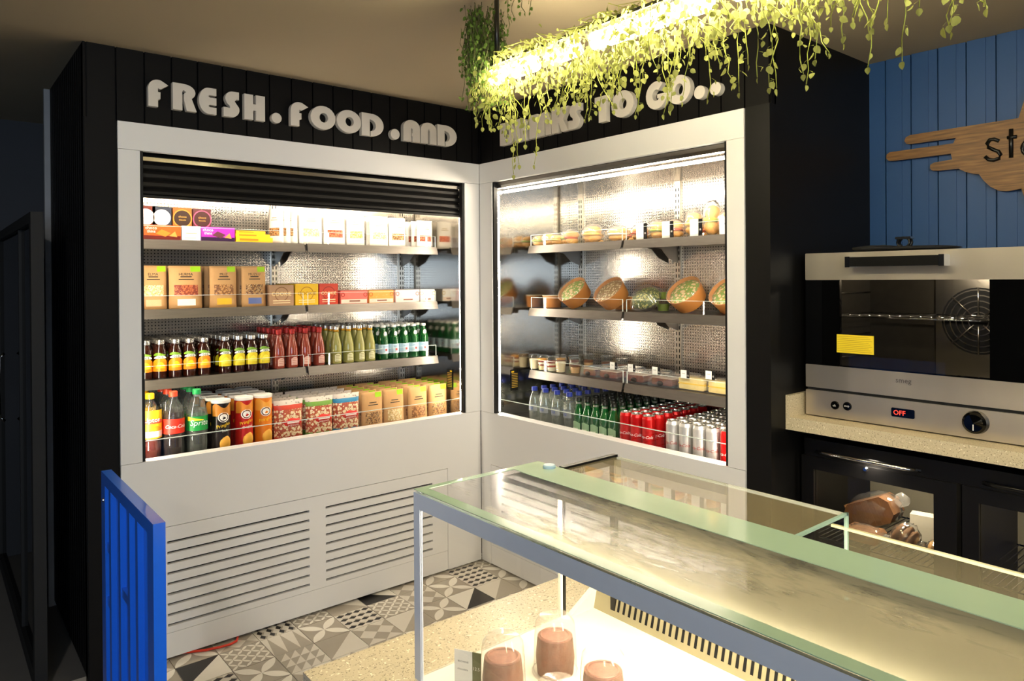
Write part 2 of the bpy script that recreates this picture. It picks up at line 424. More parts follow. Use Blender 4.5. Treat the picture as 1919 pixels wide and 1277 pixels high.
# ================================================================ RAISED LETTERS
def arc(cx, cy, rx, ry, a0, a1, n=10):
    return [(cx+rx*math.cos(R(a0+(a1-a0)*i/n)), cy+ry*math.sin(R(a0+(a1-a0)*i/n))) for i in range(n+1)]
LET = {
 'F': (.74, [[(0, 0), (0, .64)]+arc(.36, .66, .36, .34, 180, 70)+[(.74, .84), (.46, .66), (.36, .68), (.36, .55), (.45, .55), (.45, .30), (.36, .27), (.36, 0)]]),
 'R': (.80, [[(0, 0), (0, 1), (.32, 1)]+arc(.40, .70, .36, .29, 85, -50)+[(.80, 0), (.46, 0), (.37, .40), (.37, .62), (.44, .70), (.36, .76), (.32, .70), (.32, 0)]]),
 'E': (.62, [[(.62, 1), (.34, 1)]+arc(.34, .5, .34, .5, 90, 270, 16)+[(.62, 0), (.62, .27), (.38, .27), (.34, .31), (.38, .35), (.62, .35), (.62, .64), (.38, .64), (.34, .68), (.38, .72), (.62, .72)]]),
 'S': (.56, [[(.55, 1), (.40, 1)]+arc(.33, .72, .27, .28, 90, 190)+[(.12, .52), (.22, .42), (.22, .34), (.12, .36), (0, .36), (0, 0), (.22, 0)]+arc(.28, .30, .28, .30, -90, 20)+[(.46, .52), (.40, .62), (.44, .70), (.55, .70)]]),
 'H': (.76, [[(0, 0), (0, 1), (.33, 1), (.33, .63), (.42, .63), (.42, 1), (.76, 1), (.76, 0), (.42, 0), (.42, .37), (.33, .37), (.33, 0)]]),
 '.': (.30, [arc(.15, .16, .15, .16, 0, 345, 23)]),
 'O': (.84, [arc(.42, .5, .42, .5, 0, 345, 23), arc(.44, .5, .14, .20, 0, 345, 23)]),
 'D': (.74, [[(0, 0), (0, 1), (.3, 1)]+arc(.32, .5, .42, .5, 90, -90, 16)+[(.30, 0), (.30, .22)]+arc(.32, .47, .15, .24, -80, 90)+[(.27, .74), (.27, 0)]]),
 'A': (.66, [[(0, 0), (0, .65)]+arc(.33, .65, .33, .35, 180, 0, 14)+[(.66, 0), (.36, 0), (.36, .24), (.33, .26), (.33, .38), (.36, .40), (.36, .58), (.31, .62), (.31, 0)]]),
 'N': (.66, [[(0, 0), (0, .65)]+arc(.33, .65, .33, .35, 180, 0, 14)+[(.66, 0), (.38, 0), (.38, .60), (.34, .70), (.30, .60), (.30, 0)]]),
 'I': (.34, [[(0, 0), (0, 1), (.34, 1), (.34, 0)]]),
 'K': (.85, [[(0, 0), (0, 1), (.33, 1), (.33, .62), (.37, .62), (.5, 1), (.84, 1), (.6, .5), (.85, 0), (.5, 0), (.37, .38), (.33, .38), (.33, 0)]]),
 'T': (.70, [[(0, .78), (0, 1), (.7, 1), (.7, .78), (.52, .78), (.52, 0), (.18, 0), (.18, .78)]]),
 'G': (.84, [arc(.42, .5, .42, .5, 50, 360, 20)+[(.84, .52), (.46, .52), (.46, .38), (.56, .38)]+arc(.42, .5, .15, .2, -40, -305, 12)]),
}
LETM = mat('letter_grey', 'c9c3b8', .5, var=.03)
def letter(ch, side, u0, u1, z0, z1, label, grp):
    w, L = LET[ch]
    sx_ = (u1-u0)/w; sz = (z1-z0)
    if ch == '.': sz = sx_*.94
    vs, fs = curve_mesh([[(a*sx_, b*sz) for a, b in l] for l in L], .024, .0012)
    mb = MB(); mb.add([(a, -c, b) for a, b, c in vs], fs, LETM)
    o = mb.build('sign_letter'); put(o, side, u0, -.006, z0)
    return tag(o, label, 'letter', grp)
wa = [('F', 278, 316), ('R', 324, 369), ('E', 373, 406), ('S', 419, 449), ('H', 458, 497), ('.', 509, 528),
      ('F', 545, 578), ('O', 582, 629), ('O', 631, 677), ('D', 678, 719), ('.', 732, 749), ('A', 756, 787), ('N', 788.5, 818), ('D', 820, 856)]
names = ['capital F starting the word FRESH', 'capital R in the word FRESH', 'capital E in the word FRESH', 'capital S in the word FRESH', 'capital H ending the word FRESH', 'round full stop after the word FRESH',
         'capital F starting the word FOOD', 'first round O in the word FOOD', 'second round O in the word FOOD', 'capital D ending the word FOOD', 'round full stop just before the word AND', 'arched capital A starting the word AND', 'arched capital N in the word AND', 'capital D ending the word AND']
for (c, a, b), nm in zip(wa, names):
    ua, ub = hit(a, 200, 1, -.02).x, hit(b, 200, 1, -.02).x
    letter(c, 'A', ua, ub, 2.181, 2.287, 'pale grey raised '+nm, 'raised letters over the cabinets')
wb = [('D', 936, 963), ('R', 963.5, 988), ('I', 991, 1006), ('N', 1008, 1031), ('K', 1033, 1064), ('S', 1064, 1086), ('T', 1114, 1143), ('O', 1145, 1187), ('G', 1210, 1249), ('O', 1249, 1294), ('.', 1300, 1321), ('.', 1330, 1351)]
names = ['capital D starting the word DRINKS', 'capital R in the word DRINKS', 'capital I in the word DRINKS', 'arched capital N in the word DRINKS', 'capital K in the word DRINKS', 'capital S ending the word DRINKS', 'capital T starting the word TO', 'round O ending the word TO', 'capital G starting the word GO', 'round O ending the word GO', 'round full stop right after the word GO', 'last round full stop beside the black pillar']
for (c, a, b), nm in zip(wb, names):
    ua, ub = -hit(a, 200, 0, -.02).y, -hit(b, 200, 0, -.02).y
    letter(c, 'B', ua, ub, 2.178, 2.290, 'pale grey raised '+nm, 'raised letters over the cabinets')

# ================================================================ THE TWO OPEN COOLERS
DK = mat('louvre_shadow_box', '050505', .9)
BACKY = .56
ZS = [1.675, 1.383, 1.090]            # shelf surfaces, left cabinet
ZB = [1.675, 1.346, 1.018]
ZD = .745                             # bottom deck
def cooler(side, w0, w1, o0, o1, segs, rails, zs, louvres, access, corner, label):
    t = thing('open_cooler', label, 'display fridge'); put(t, side, 0, 0, 0)
    def P(mb, name, **k): return mb.build(name, t, **k)
    mb = MB(); mb.box(w0, w1, 0, .03, 2.008, 2.113, WHITE); P(mb, 'top_frame')
    for a, b in ((w0, o0), (o1, w1)):
        mb = MB(); mb.box(a+.0008, b, 0, .03, .803, 2.0068, WHITE); mb.box(a+.004, b-.004, .03, .045, .803, 2.0, BLACKM); P(mb, 'side_frame')
    # lower front: fixed surround and removable louvred panel
    ax0, ax1, az0, az1 = access; g = .0022
    mb = MB()
    mb.box(w0+.0015, w1-.0015, 0, .02, az1+g, .8015, WHITE)
    if ax0-g > w0+.003: mb.box(w0+.0015, ax0-g, 0, .02, .012, az1+g, WHITE)
    if ax1+g < w1-.003: mb.box(ax1+g, w1-.0015, 0, .02, .012, az1+g, WHITE)
    mb.box(w0+.0015, w1-.0015, .02, .06, .79, .8015, WHITE)
    P(mb, 'front_panel')
    mb = MB(); n = 9; zt, pit, h = .473, .0410, .0085
    xs = [ax0]+[v for l in louvres for v in l]+[ax1]
    for i in range(0, len(xs), 2): mb.box(xs[i], xs[i+1], 0, .02, .112, az1, WHITE)
    for l in louvres:
        mb.box(l[0], l[1], 0, .02, zt+.002, az1, WHITE); mb.box(l[0], l[1], 0, .02, .112, zt-pit*(n-1)-h, WHITE)
        for k in range(n-1): mb.box(l[0], l[1], 0, .02, zt-pit*(k+1)+.002, zt-pit*k-h, WHITE)
    P(mb, 'louvred_panel')
    mb = MB(); mb.box(ax0, ax1, .0, .02, .014, .1105, WHITE); P(mb, 'plinth')
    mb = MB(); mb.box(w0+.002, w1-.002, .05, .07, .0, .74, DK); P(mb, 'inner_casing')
    # insulated interior
    mb = MB(); mb.box(o0, o1, BACKY, BACKY+.02, ZD-.02, 1.975, PERF); P(mb, 'perforated_back')
    for a, b in ((o0-.014, o0), (o1, o1+.014)):
        mb = MB(); mb.box(a, b, .031, BACKY+.02, ZD-.02, 1.975, MIRR); P(mb, 'polished_side')
    mb = MB(); mb.box(o0-.01, o1+.01, .03, BACKY+.02, 1.975, 1.99, CEILM); 
    if side == 'B': mb.box(o0, o1, .03, .06, 1.99, 2.006, GALV)
    P(mb, 'cooler_ceiling')
    mb = MB(); mb.box(o0, o1, .061, BACKY, ZD-.02, ZD, GALV); P(mb, 'deck')
    mb = MB(); mb.tube([(o0+.01, .075, 1.960), (o1-.01, .075, 1.960)], .0065, LEDM, 8); P(mb, 'light_tube')
    for x, w_ in ((o0+.0035, .0022), (o1-.0035, .0022)):
        mb = MB(); mb.box(x-w_, x+w_, .034, .046, .81, 1.94 if side == 'B' else 1.825, LEDS); P(mb, 'side_light_strip')
    for x in (o0, o1):
        s_ = 1 if x == o0 else -1
        mb = MB(); mb.box(x, x+s_*.012, .006, .03, .803, 2.006, RUB); P(mb, 'blind_guide')
    for x in rails:
        mb = MB(); mb.box(x-.016, x+.016, BACKY-.012, BACKY, ZD, 1.974, STEEL)
        z = ZD+.03
        while z < 1.93:
            for s_ in (-.008, .008): mb.box(x+s_-.0025, x+s_+.0025, BACKY-.0128, BACKY-.0119, z, z+.017, DK)
            z += .028
        P(mb, 'slotted_rail')
    for lev, z in enumerate(zs):
        for a, b in segs:
            mb = MB(); mb.box(a+.002, b-.002, .212, BACKY-.013, z-.014, z-.002, GALV)
            mb.box(a+.002, b-.002, .212, .235, z-.03, z-.014, GALV)
            sh = P(mb, 'shelf')
            mb = MB(); mb.prism([(a+.002, z-.038), (b-.002, z-.038), (b-.002, z+.002), (a+.002, z+.002)], .196, .201, LIP)
            for v in range(len(mb.v)):
                x_, y_, z_ = mb.v[v]; mb.v[v] = (x_, y_-(.012 if z_ < z-.02 else 0), z_)
            mb.box(a+.003, b-.003, .2005, .212, z-.004, z+.002, LIP)
            mb.build('price_rail', sh)
            mb = MB(); mb.box(a+.006, b-.006, .203, .2055, z+.002, z+.058, GUARD); mb.box(a+.006, b-.006, .2028, .2057, z+.058, z+.0592, GEDGE)
            for q in (a+.006, b-.008): mb.box(q, q+.002, .2028, .2057, z+.002, z+.0592, GEDGE)
            mb.build('glass_guard', sh)
            for x in rails:
                if a-.06 < x < b+.06:
                    q = min(max(x, a+.012), b-.012); s2 = -.014 if q > x-.001 else .014
                    mb = MB()
                    pr = [(.30, z-.015), (BACKY-.014, z-.015), (BACKY-.014, z-.10), (.47, z-.075), (.42, z-.035)]
                    vs = [(q-.0015, p, r_) for p, r_ in pr]+[(q+.0015, p, r_) for p, r_ in pr]
                    n_ = len(pr); fs = [tuple(range(n_)), tuple(range(2*n_-1, n_-1, -1))]+[(i, (i+1) % n_, n_+(i+1) % n_, n_+i) for i in range(n_)]
                    mb.add(vs, fs, GALV); mb.build('bracket', sh)
    mb = MB(); mb.box(o0+.013, o1-.013, .026, .03, .8, .876, GUARD); mb.box(o0+.013, o1-.013, .0255, .0305, .876, .8785, GEDGE)
    P(mb, 'front_glass_guard')
    mb = MB()
    gx = o1-.003 if side == 'A' else o0+.003; s_ = -1 if side == 'A' else 1
    mb.box(gx-.001, gx+.001, .12, .17, .93-.02, 1.02, BLACKM)
    for k in range(9): mb.box(gx+s_*.001, gx+s_*.0013, .125, .165, .925+k*.009, .928+k*.009, mat('grille_line', 'c9a545', .5))
    mb.box(gx+s_*.001, gx+s_*.0014, .122, .14, 1.005, 1.013, mat('yellow_sticker', 'e8c21c', .5))
    P(mb, 'side_grille_label')
    return t
A_SEG = [(-1.637, XA(572, .2)-.002), (XA(575, .2), XA(819, .2))]
B_SEG = [(XB(993, .2), XB(1168.5, .2)-.002), (XB(1171, .2), 1.512)]
rA = [hit(515, 600, 1, BACKY-.01).x, hit(753, 600, 1, BACKY-.01).x]
rB = [-hit(1089, 600, 0, BACKY-.01).y, -hit(1271, 600, 0, BACKY-.01).y]
ca = cooler('A', -1.713, -.001, -1.637, -.096, A_SEG, rA, ZS, [(-1.551, -.962), (-.884, -.309)], (-1.66, -.217, 0, .531), 1,
            'white framed open cooler under FRESH FOOD AND with dark blind half down')
cb = cooler('B', .001, 1.585, .106, 1.512, B_SEG, rB, ZB, [(.17, .60), (.68, 1.25)], (.085, 1.40, 0, .531), 0,
            'white framed open cooler under DRINKS TO GO beside the black pillar')

# roller blind of the left cooler
BL = mat('blind_slats', '0e0d0c', .5, .2, var=.1)
mb = MB()
zs_ = [2.006, 1.972, 1.938, 1.904, 1.87, 1.838]
for k in range(5):
    z1, z0 = zs_[k], zs_[k+1]
    P_ = [(.052, z1), (.041+.002*k/5, z1-.012), (.041, z0+.010), (.052, z0+.0006)]
    vs = []
    for y, z in P_+[(.058, z0), (.058, z1)]: vs += [(-1.634, y, z), (-.099, y, z)]
    n_ = len(vs)//2
    fs = [(2*i, 2*i+1, 2*((i+1) % n_)+1, 2*((i+1) % n_)) for i in range(n_)]+[tuple(2*i for i in range(n_))[::-1], tuple(2*i+1 for i in range(n_))]
    mb.add(vs, fs, BL)
mb.box(-1.634, -.099, .040, .060, 1.832, 1.842, BL)
mb.build('roller_blind', ca)

# ================================================================ OVEN CORNER
def stone(name, c, k):
    m, nt, b = base(name)
    n1 = noise(nt, 240, 2); n2 = noise(nt, 130, 2)
    c1 = mixc(nt, math_(nt, 'GREATER_THAN', n1, .62), lin(c), lin('8d8063'))
    c2 = mixc(nt, math_(nt, 'GREATER_THAN', n2, .66), c1, lin('f0e6cc'))
    nt.links.new(c2, b.inputs['Base Color']); b.inputs['Roughness'].default_value = .3; return m
STONE = stone('speckled_stone', 'cbbd9b', 1)
def UB(px, py, x):
    h = hit(px, py, 0, x); return -h.y, h.z
mb = MB(); mb.box(-4.4, -1.7, .10, .779, .955, 1.0, STONE); mb.box(-1.7, -1.685, .10, .779, .955, 1.078, STONE)
for i, v in enumerate(mb.v): mb.v[i] = (v[1], v[0], v[2])
mb.f = [f[::-1] for f in mb.f]
tag(mb.build('countertop'), 'speckled stone countertop under the steel oven against the black pillar', 'countertop')
OX = .185; OW = .725
t = thing('convection_oven', 'stainless steel convection oven with glass door on the stone countertop', 'oven'); put(t, 'B', 1.7165, OX, 1.0006)
BG = mat('black_glass', '050505', .04, spec=.5)
def q(px, py): u, z = UB(px, py, OX); return u-1.716, z-1.0
zb0, zb1, zb2, zb3, zb4 = .004, .1, .186, .49, .586
mb = MB(); mb.box(.0, .012, .02, .5, .02, .58, STEEL); mb.box(OW-.012, OW, .02, .5, .02, .58, STEEL); mb.box(.012, OW-.012, .03, .5, .57, .586, STEEL)
mb.box(.012, OW-.012, .02, .5, .02, .11, STEEL); mb.box(.012, OW-.012, .48, .5, .11, .57, STEEL); mb.build('housing', t)
mb = MB()
for a in (.05, OW-.05):
    for b in (.06, .44): mb.lathe([(0, 0), (.018, 0), (.018, .02)], RUB, 12, Matrix.Translation((a, b, 0)))
mb.build('foot_pads', t)['kind'] = 'stuff'
mb = MB(); mb.box(0, OW, 0, .022, zb0, zb1-.006, STEELH, c=.002); cp = mb.build('control_panel', t)
mb = MB(); mb.box(0.004, OW-.004, .006, .02, zb1-.006, zb1+.004, RUB); mb.build('seam', t)
wx0, wx1 = .123, .581
mb = MB(); mb.box(0, OW, 0, .025, zb3, zb4, STEELH, c=.002); mb.box(0, OW, 0, .025, zb1+.004, zb2, STEELH, c=.002); dr = mb.build('door', t)
mb = MB(); mb.box(0, wx0, .002, .02, zb2, zb3, BG); mb.box(wx1, OW, .002, .02, zb2, zb3, BG); mb.box(wx0, wx1, .006, .02, zb2, zb2+.004, BG); mb.build('black_glass_border', dr)
mb = MB(); mb.box(wx0, wx1, .002, .006, zb2, zb3, thin('oven_glass', tint=(.8, .8, .8), refl=1.3)); mb.build('window_glass', dr)
mb = MB(); mb.text('smeg', .024, q(1693, 717)[0], q(1693, 717)[1], mat('logo_metal', '8c8375', .3, 1), y=-.0006); mb.build('logo', dr)
u0, z0 = q(1597, 492); u1, z1 = q(1777, 490)
mb = MB(); mb.box(u0+.005, u1-.005, -.045, -.022, z0-.016, z0+.016, BLACKM, c=.005); hd = mb.build('handle', dr)
for a in (u0-.004, u1-.012):
    mb = MB(); mb.prism([(a, z0-.018), (a+.016, z0-.018), (a+.016, z0+.018), (a, z0+.018)], -.047, 0, CHROME); mb.build('handle_bracket', hd)
for px, w in ((1565, 'ok'), (1588, 'stop')):
    a, b = q(px, 760 if px < 1570 else 762)
    mb = MB(); mb.lathe([(0, .006), (.0135, .006), (.015, .003), (.015, 0)], BG, 20, Matrix.Translation((a, 0, b)) @ Matrix.Rotation(R(90), 4, 'X'))
    mb.text(w, .011, a, b, PWHITE, y=-.0068, maxw=.018); mb.build('push_button', t)
a, b = q(1692, 775)
mb = MB(); mb.box(a-.036, a+.036, -.003, 0, b-.0145, b+.0145, BG, c=.003)
mb.text('OFF', .022, a-.01, b, emit('red_digits', (1, .05, .03), 3), y=-.0038); mb.build('display', t)
a, b = q(1829, 792)
mb = MB(); mb.lathe([(0, .026), (.026, .024), (.033, .018), (.036, .002), (.036, 0)], BG, 28, Matrix.Translation((a, 0, b)) @ Matrix.Rotation(R(90), 4, 'X'))
mb.box(a-.0012, a+.0012, -.0272, -.026, b-.022, b-.004, PWHITE); mb.build('timer_knob', t)
# cavity, seen through the window
CAV = mat('oven_cavity', '5b564d', .35, .8, var=.15)
mb = MB(); mb.box(.03, OW-.03, .44, .455, .12, .56, CAV); mb.box(.03, .035, .03, .44, .12, .56, CAV); mb.box(OW-.035, OW-.03, .03, .44, .12, .56, CAV)
mb.box(.03, OW-.03, .03, .44, .115, .12, CAV); mb.box(.03, OW-.03, .03, .44, .56, .565, CAV); mb.build('cavity', t)
mb = MB(); fx, fz = .42, .34; mb.box(.28, .66, .425, .44, .13, .55, STEEL)
mb.lathe([(0, .016), (.12, .016)], DK, 32, Matrix.Translation((fx, .44, fz)) @ Matrix.Rotation(R(90), 4, 'X'))
for r_ in (.03, .05, .07, .09, .11): mb.lathe([(r_, .017), (r_+.004, .017)], STEEL, 32, Matrix.Translation((fx, .44, fz)) @ Matrix.Rotation(R(90), 4, 'X'))
for k in range(8):
    an = k*PI/4; mb.tube([(fx+.02*math.cos(an), .422, fz+.02*math.sin(an)), (fx+.12*math.cos(an), .422, fz+.12*math.sin(an))], .003, STEEL, 4)
mb.build('fan_cover', t)
mb = MB(); mb.ell((.42, .24, .545), (.02, .012, .01), emit('added_cavity_glow', (1, .86, .64), 700), 10, 6); mb.build('added_cavity_glow', t)  # unseen glowing body added to brighten the oven cavity
mb = MB()
mb.tube([(.05, .06, .36), (.66, .06, .36)], .003, CHROME, 6); mb.tube([(.05, .40, .36), (.66, .40, .36)], .003, CHROME, 6)
for k in range(18): mb.tube([(.06+k*.034, .06, .362), (.06+k*.034, .40, .362)], .0015, CHROME, 4)
mb.build('oven_rack', t)
for zz in (.2, .28, .44, .5):
    mb = MB(); mb.tube([(.045, .06, zz), (.045, .42, zz)], .003, CHROME, 5); mb.build('side_rail', t)
a0, b0 = q(1568, 627); a1, b1 = q(1637, 666)
YS = mat('yellow_sticker_paper', 'ecd02a', .6); YL = mat('sticker_print', 'a88f17', .6)
mb = MB(); mb.box(a0, a1, -.0012, .0018, b1, b0, YS)
for k in range(9): mb.box(a0+.003, a1-.004-(k % 3)*.006, -.0016, -.0012, b1+.006+k*.0063, b1+.0072+k*.0063, YL)
mb.build('warning_sticker', dr)
# dark cloth and wrist strap lying on the oven
CLOTH = mat('black_cloth', '0d0d0e', .8, bump=.4, bs=120)
mb = MB(); rr = random.Random(5)
P_ = [(k/12, .5+.5*math.cos(PI*(k/12-.5)*1.0)) for k in range(13)]
for a, w, h in ((1.855, .16, .022), (1.96, .23, .016)):
    mb.ell((a+w/2, .27, 1.588+h*.45), (w/2, .09, h*.55), CLOTH, 18, 8, None, .08, rr)
o = mb.build('oven_mitt'); put(o, 'B', 0, 0, 0); tag(o, 'black padded cloth mitt lying on top of the steel oven', 'oven mitt')
mb = MB()
for k in range(2): mb.tube([(2.02+.02*math.cos(x*PI/6), .27+k*.02, 1.617+.017*math.sin(x*PI/6)) for x in range(-3, 10)], .004, BLACKM, 6)
mb.box(1.995, 2.045, .265, .295, 1.628, 1.636, CHROME, c=.002)
o = mb.build('wrist_watch'); put(o, 'B', 0, 0, 0); tag(o, 'black buckled strap resting on the cloth mitt above the oven', 'watch')

# --- under-counter drinks fridge
FX = .16
t = thing('undercounter_fridge', 'black two-door glass fridge below the stone countertop', 'fridge'); put(t, 'B', 1.70, FX, .06)
def q(px, py, x=FX): u, z = UB(px, py, x); return u-1.70, z-.06
FW = 1.15
BF = mat('black_fridge_frame', '0b0a0a', .4, spec=.3)
mb = MB(); mb.box(0, .02, .04, .55, 0, .86, BF); mb.box(FW-.02, FW, .04, .55, 0, .86, BF); mb.box(.02, FW-.02, .04, .55, .84, .86, BF)
mb.box(.02, FW-.02, .53, .55, 0, .84, mat('fridge_liner', '8b8574', .5)); mb.box(.02, FW-.02, .04, .53, 0, .04, BF); mb.box(.50, .53, .05, .53, .04, .84, BF); mb.box(.02, FW-.02, .012, .04, .80, .86, BF); mb.build('fridge_body', t)
for k, (a, b) in enumerate(((.012, .515), (.53, 1.035))):
    ztop = .80; mb = MB()
    ix0, ix1, iz1 = a+.045, b-.065, ztop-.045
    mb.box(a, ix0, 0, .035, .03, ztop, BF); mb.box(ix1, b, 0, .035, .03, ztop, BF); mb.box(ix0, ix1, 0, .035, iz1, ztop, BF); mb.box(ix0, ix1, 0, .035, .03, .12, BF)
    d = mb.build('fridge_door', t)
    mb = MB(); mb.box(ix0, ix1, .012, .018, .12, iz1, thin('fridge_glass', tint=(.86, .84, .78), refl=.9)); mb.build('door_glass', d)
    mb = MB(); mb.tube([(a+.06, -.008, ztop+.022), (a+.10, -.035, ztop+.026), (b-.14, -.035, ztop+.026), (b-.10, -.008, ztop+.022)], .0065, CHROME if k == 0 else BLACKM, 8); mb.build('door_handle', d)
    if k == 0:
        u, z = q(1622, 880); mb = MB(); mb.lathe([(0, .006), (.006, .006), (.0095, 0)], CHROME, 14, Matrix.Translation((u, 0, z)) @ Matrix.Rotation(R(90), 4, 'X')); mb.build('lock', d)
    if k == 1:
        mb = MB()
        for s_ in (0, 1): mb.box(b-.02+s_*.0, b, -.002, 0, .3, .31, BLACKM)
        mb.build('hinge_cap', d)
for k, (a, b) in enumerate(((.025, .495), (.535, 1.10))):
    mb = MB(); zz = .50
    mb.tube([(a, .05, zz), (b, .05, zz)], .003, BLACKM, 5); mb.tube([(a, .50, zz), (b, .50, zz)], .003, BLACKM, 5)
    n_ = int((b-a)/.02)
    for j in range(n_): mb.tube([(a+.01+j*.02, .05, zz+.003), (a+.01+j*.02, .50, zz+.003)], .0022, BLACKM, 4)
    if k: mb.tube([(a+.16, .10, zz+.005), (a+.16, .08, zz+.05), (a+.42, .08, zz+.05), (a+.42, .1, zz+.005)], .004, BLACKM, 5)
    mb.build('wire_shelf', t)
    mb = MB(); mb.box(a, b, .04, .50, .035, .041, mat('fridge_liner', '8b8574', .5)); mb.build('liner_floor', t)
fl = bpy.data.lights.new('fridge_glow', 'AREA'); fl.energy = 5; fl.color = (1, .9, .72); fl.shape = 'RECTANGLE'; fl.size = .8; fl.size_y = .03
fl.size = .36
for y_ in (-1.96, -2.50): o = bpy.data.objects.new('fridge_glow', fl); COL.objects.link(o); o.location = (.27, y_, .885)
# bread and paper bags on its shelf
BREAD = mat('bread_crust', '6a4727', .7, var=.35, vs=25, bump=.5, bs=60)
rr = random.Random(11); BAGF = thin('bread_bag_film', rough=.15, refl=2.6, diff='ffffff', fog=.04)
def bag(name, label, cat, u, d, w, dp, h, tilt=0, m=BREAD, z=.566):
    t = thing(name, label, cat); put(t, 'B', u, d, z)
    mb = MB(); Mx = Matrix.Translation((0, 0, h*.5)) @ Matrix.Rotation(tilt, 4, 'Y')
    if 'loaf' in name:
        mb.box(-w*.46, w*.46, -dp*.42, dp*.42, -h*.42, h*.36, m, Mx, c=h*.2)
        for k in range(7): mb.box(-w*.40+k*w*.115, -w*.39+k*w*.115, -dp*.425, dp*.425, -h*.40, h*.365, BREAD, Mx)
    else:
        for k in range(3): mb.ell((-w*.25+w*.25*k, 0, 0), (w*.22, dp*.42, h*.42), m, 14, 9, Mx, .06, rr)
    mb.build('bread', t)
    mb = MB(); mb.ell((0, 0, 0), (w*.55, dp*.53, h*.53), BAGF, 26, 14, Mx, .09, rr); mb.ell((w*.6, 0, h*.1), (w*.14, dp*.12, h*.2), FILM2, 8, 6, Mx, .2, rr); mb.build('plastic_bag', t); ground(t)
bag('bread_loaf_bag', 'brown sliced loaf in clear bag leaning at left in the fridge', 'bread', 1.86, .40, .19, .11, .12, -.45)
bag('bread_loaf_bag', 'short bread bag lying flat in front of the leaning loaf', 'bread', 1.89, .265, .13, .09, .055)
bag('bread_roll_bag', 'crinkled bag of rolls in the middle of the fridge shelf', 'bread', 2.025, .26, .08, .10, .10, .5)
bag('bread_roll_bag', 'knotted bag of pale rolls at right behind the fridge door', 'bread', 2.125, .29, .08, .09, .06, 0, mat('pale_roll', 'b98a48', .6, var=.3))
CARD = mat('white_card', 'd9d4c6', .7)
mb = MB(); mb.box(-.04, .04, 0, .05, 0, .09, CARD); o = mb.build('paper_carton'); put(o, 'B', 2.02, .42, .567, .2); tag(o, 'plain white carton standing between the bread bags', 'carton')
mb = MB(); mb.box(-.035, .035, 0, .004, 0, .09, CARD)
for k in range(6): mb.box(-.028, .028, -.0006, 0, .015+k*.012, .018+k*.012, BLACKM)
o = mb.build('printed_label'); o.location = (.36, -2.10, .59); o.rotation_euler = (R(-12), R(35), RB); tag(o, 'tilted white printed label among the bread bags', 'label')

# --- wooden cloud shaped sign on the blue wall
def wood():
    m, nt, b = base('oak_veneer'); n1 = noise(nt, 9, 4, stretch=(1, 1, 14))
    nt.links.new(ramp(nt, n1, [(.3, lin('553b1e')), (.55, lin('765229')), (.75, lin('886636'))]), b.inputs['Base Color']); b.inputs['Roughness'].default_value = .5; return m
WOOD = wood()
def cs(x, y): return UB(1640+x/5.803, 180+y/5.803, .755)
SG = [(1560, 240), (380, 425), (335, 450), (318, 490), (340, 520), (390, 522), (880, 455), (850, 515), (160, 612), (125, 640), (122, 680), (150, 706), (200, 706), (825, 628), (838, 690), (640, 725), (600, 750), (598, 790), (625, 812), (690, 812), (905, 790), (980, 825), (1060, 845), (1130, 850), (1180, 920), (1250, 985), (1340, 1030), (1440, 1035), (1530, 1020), (1590, 1005)]
L = [cs(*p) for p in SG]
ux = L[-1][0]
L += [(ux+.02, 1.74), (ux+.09, 1.68), (ux+.18, 1.69), (ux+.25, 1.75), (ux+.34, 1.78), (ux+.42, 1.85), (ux+.44, 1.95), (ux+.40, 2.06), (ux+.30, 2.12), (ux+.2, 2.21), (ux+.1, 2.24), (ux+.03, 2.20)]
L.reverse()
vs, fs = curve_mesh([L], .016, 0)
t = thing('cloud_sign', 'oak cloud shaped sign with speed lines and black letters on the blue wall', 'sign'); put(t, 'B', 0, .762, 0)
mb = MB(); mb.add([(a, -c, b) for a, b, c in vs], fs, WOOD); mb.build('sign_board', t)
mb = MB()
def stroke(pts, r=.0072):
    p2 = [cs(*p) for p in pts]; mb.tube([(a, -.010, b) for a, b in p2], r, BLACKM, 6)
stroke([(1350, 492), (1300, 470), (1250, 478), (1222, 520), (1235, 560), (1290, 585), (1345, 605), (1368, 640), (1350, 680), (1295, 700), (1240, 695), (1200, 660)])
stroke([(1483, 360), (1483, 672)]); stroke([(1440, 456), (1545, 444)])
cx_, cz_ = cs(1700, 560)
mb.tube([(cx_+.026*math.cos(a*PI/9), -.010, cz_+.028*math.sin(a*PI/9)) for a in range(19)], .0072, BLACKM, 6)
mb.tube([(cx_+.075, -.010, cz_-.055), (cx_+.075, -.010, cz_+.026)], .0072, BLACKM, 6); mb.tube([(cx_+.10+.026*math.cos(a*PI/9), -.010, cz_+.028*math.sin(a*PI/9)) for a in range(19)], .0072, BLACKM, 6)
mb.build('lettering', t)

# ================================================================ COUNTER, BLUE GATE, DISPLAY CASE
GB = mat('blue_enamel', '1a5fd0', .28, coat=.5, var=.03)
t = thing('service_counter', 'stone topped service counter carrying the glass display case', 'counter', (-1.4, -1.8, 0))
mb = MB(); mb.box(-.365, .36, -2.9, 0, .745, .79, STONE, c=.0); mb.build('stone_top', t)
mb = MB(); mb.box(-.34, .34, -2.88, -.02, 0, .745, GB)
for k in range(6): mb.box(-.31+k*.11, -.26+k*.11, -.02, -.008, .02, .74, GB)
mb.build('counter_base', t)
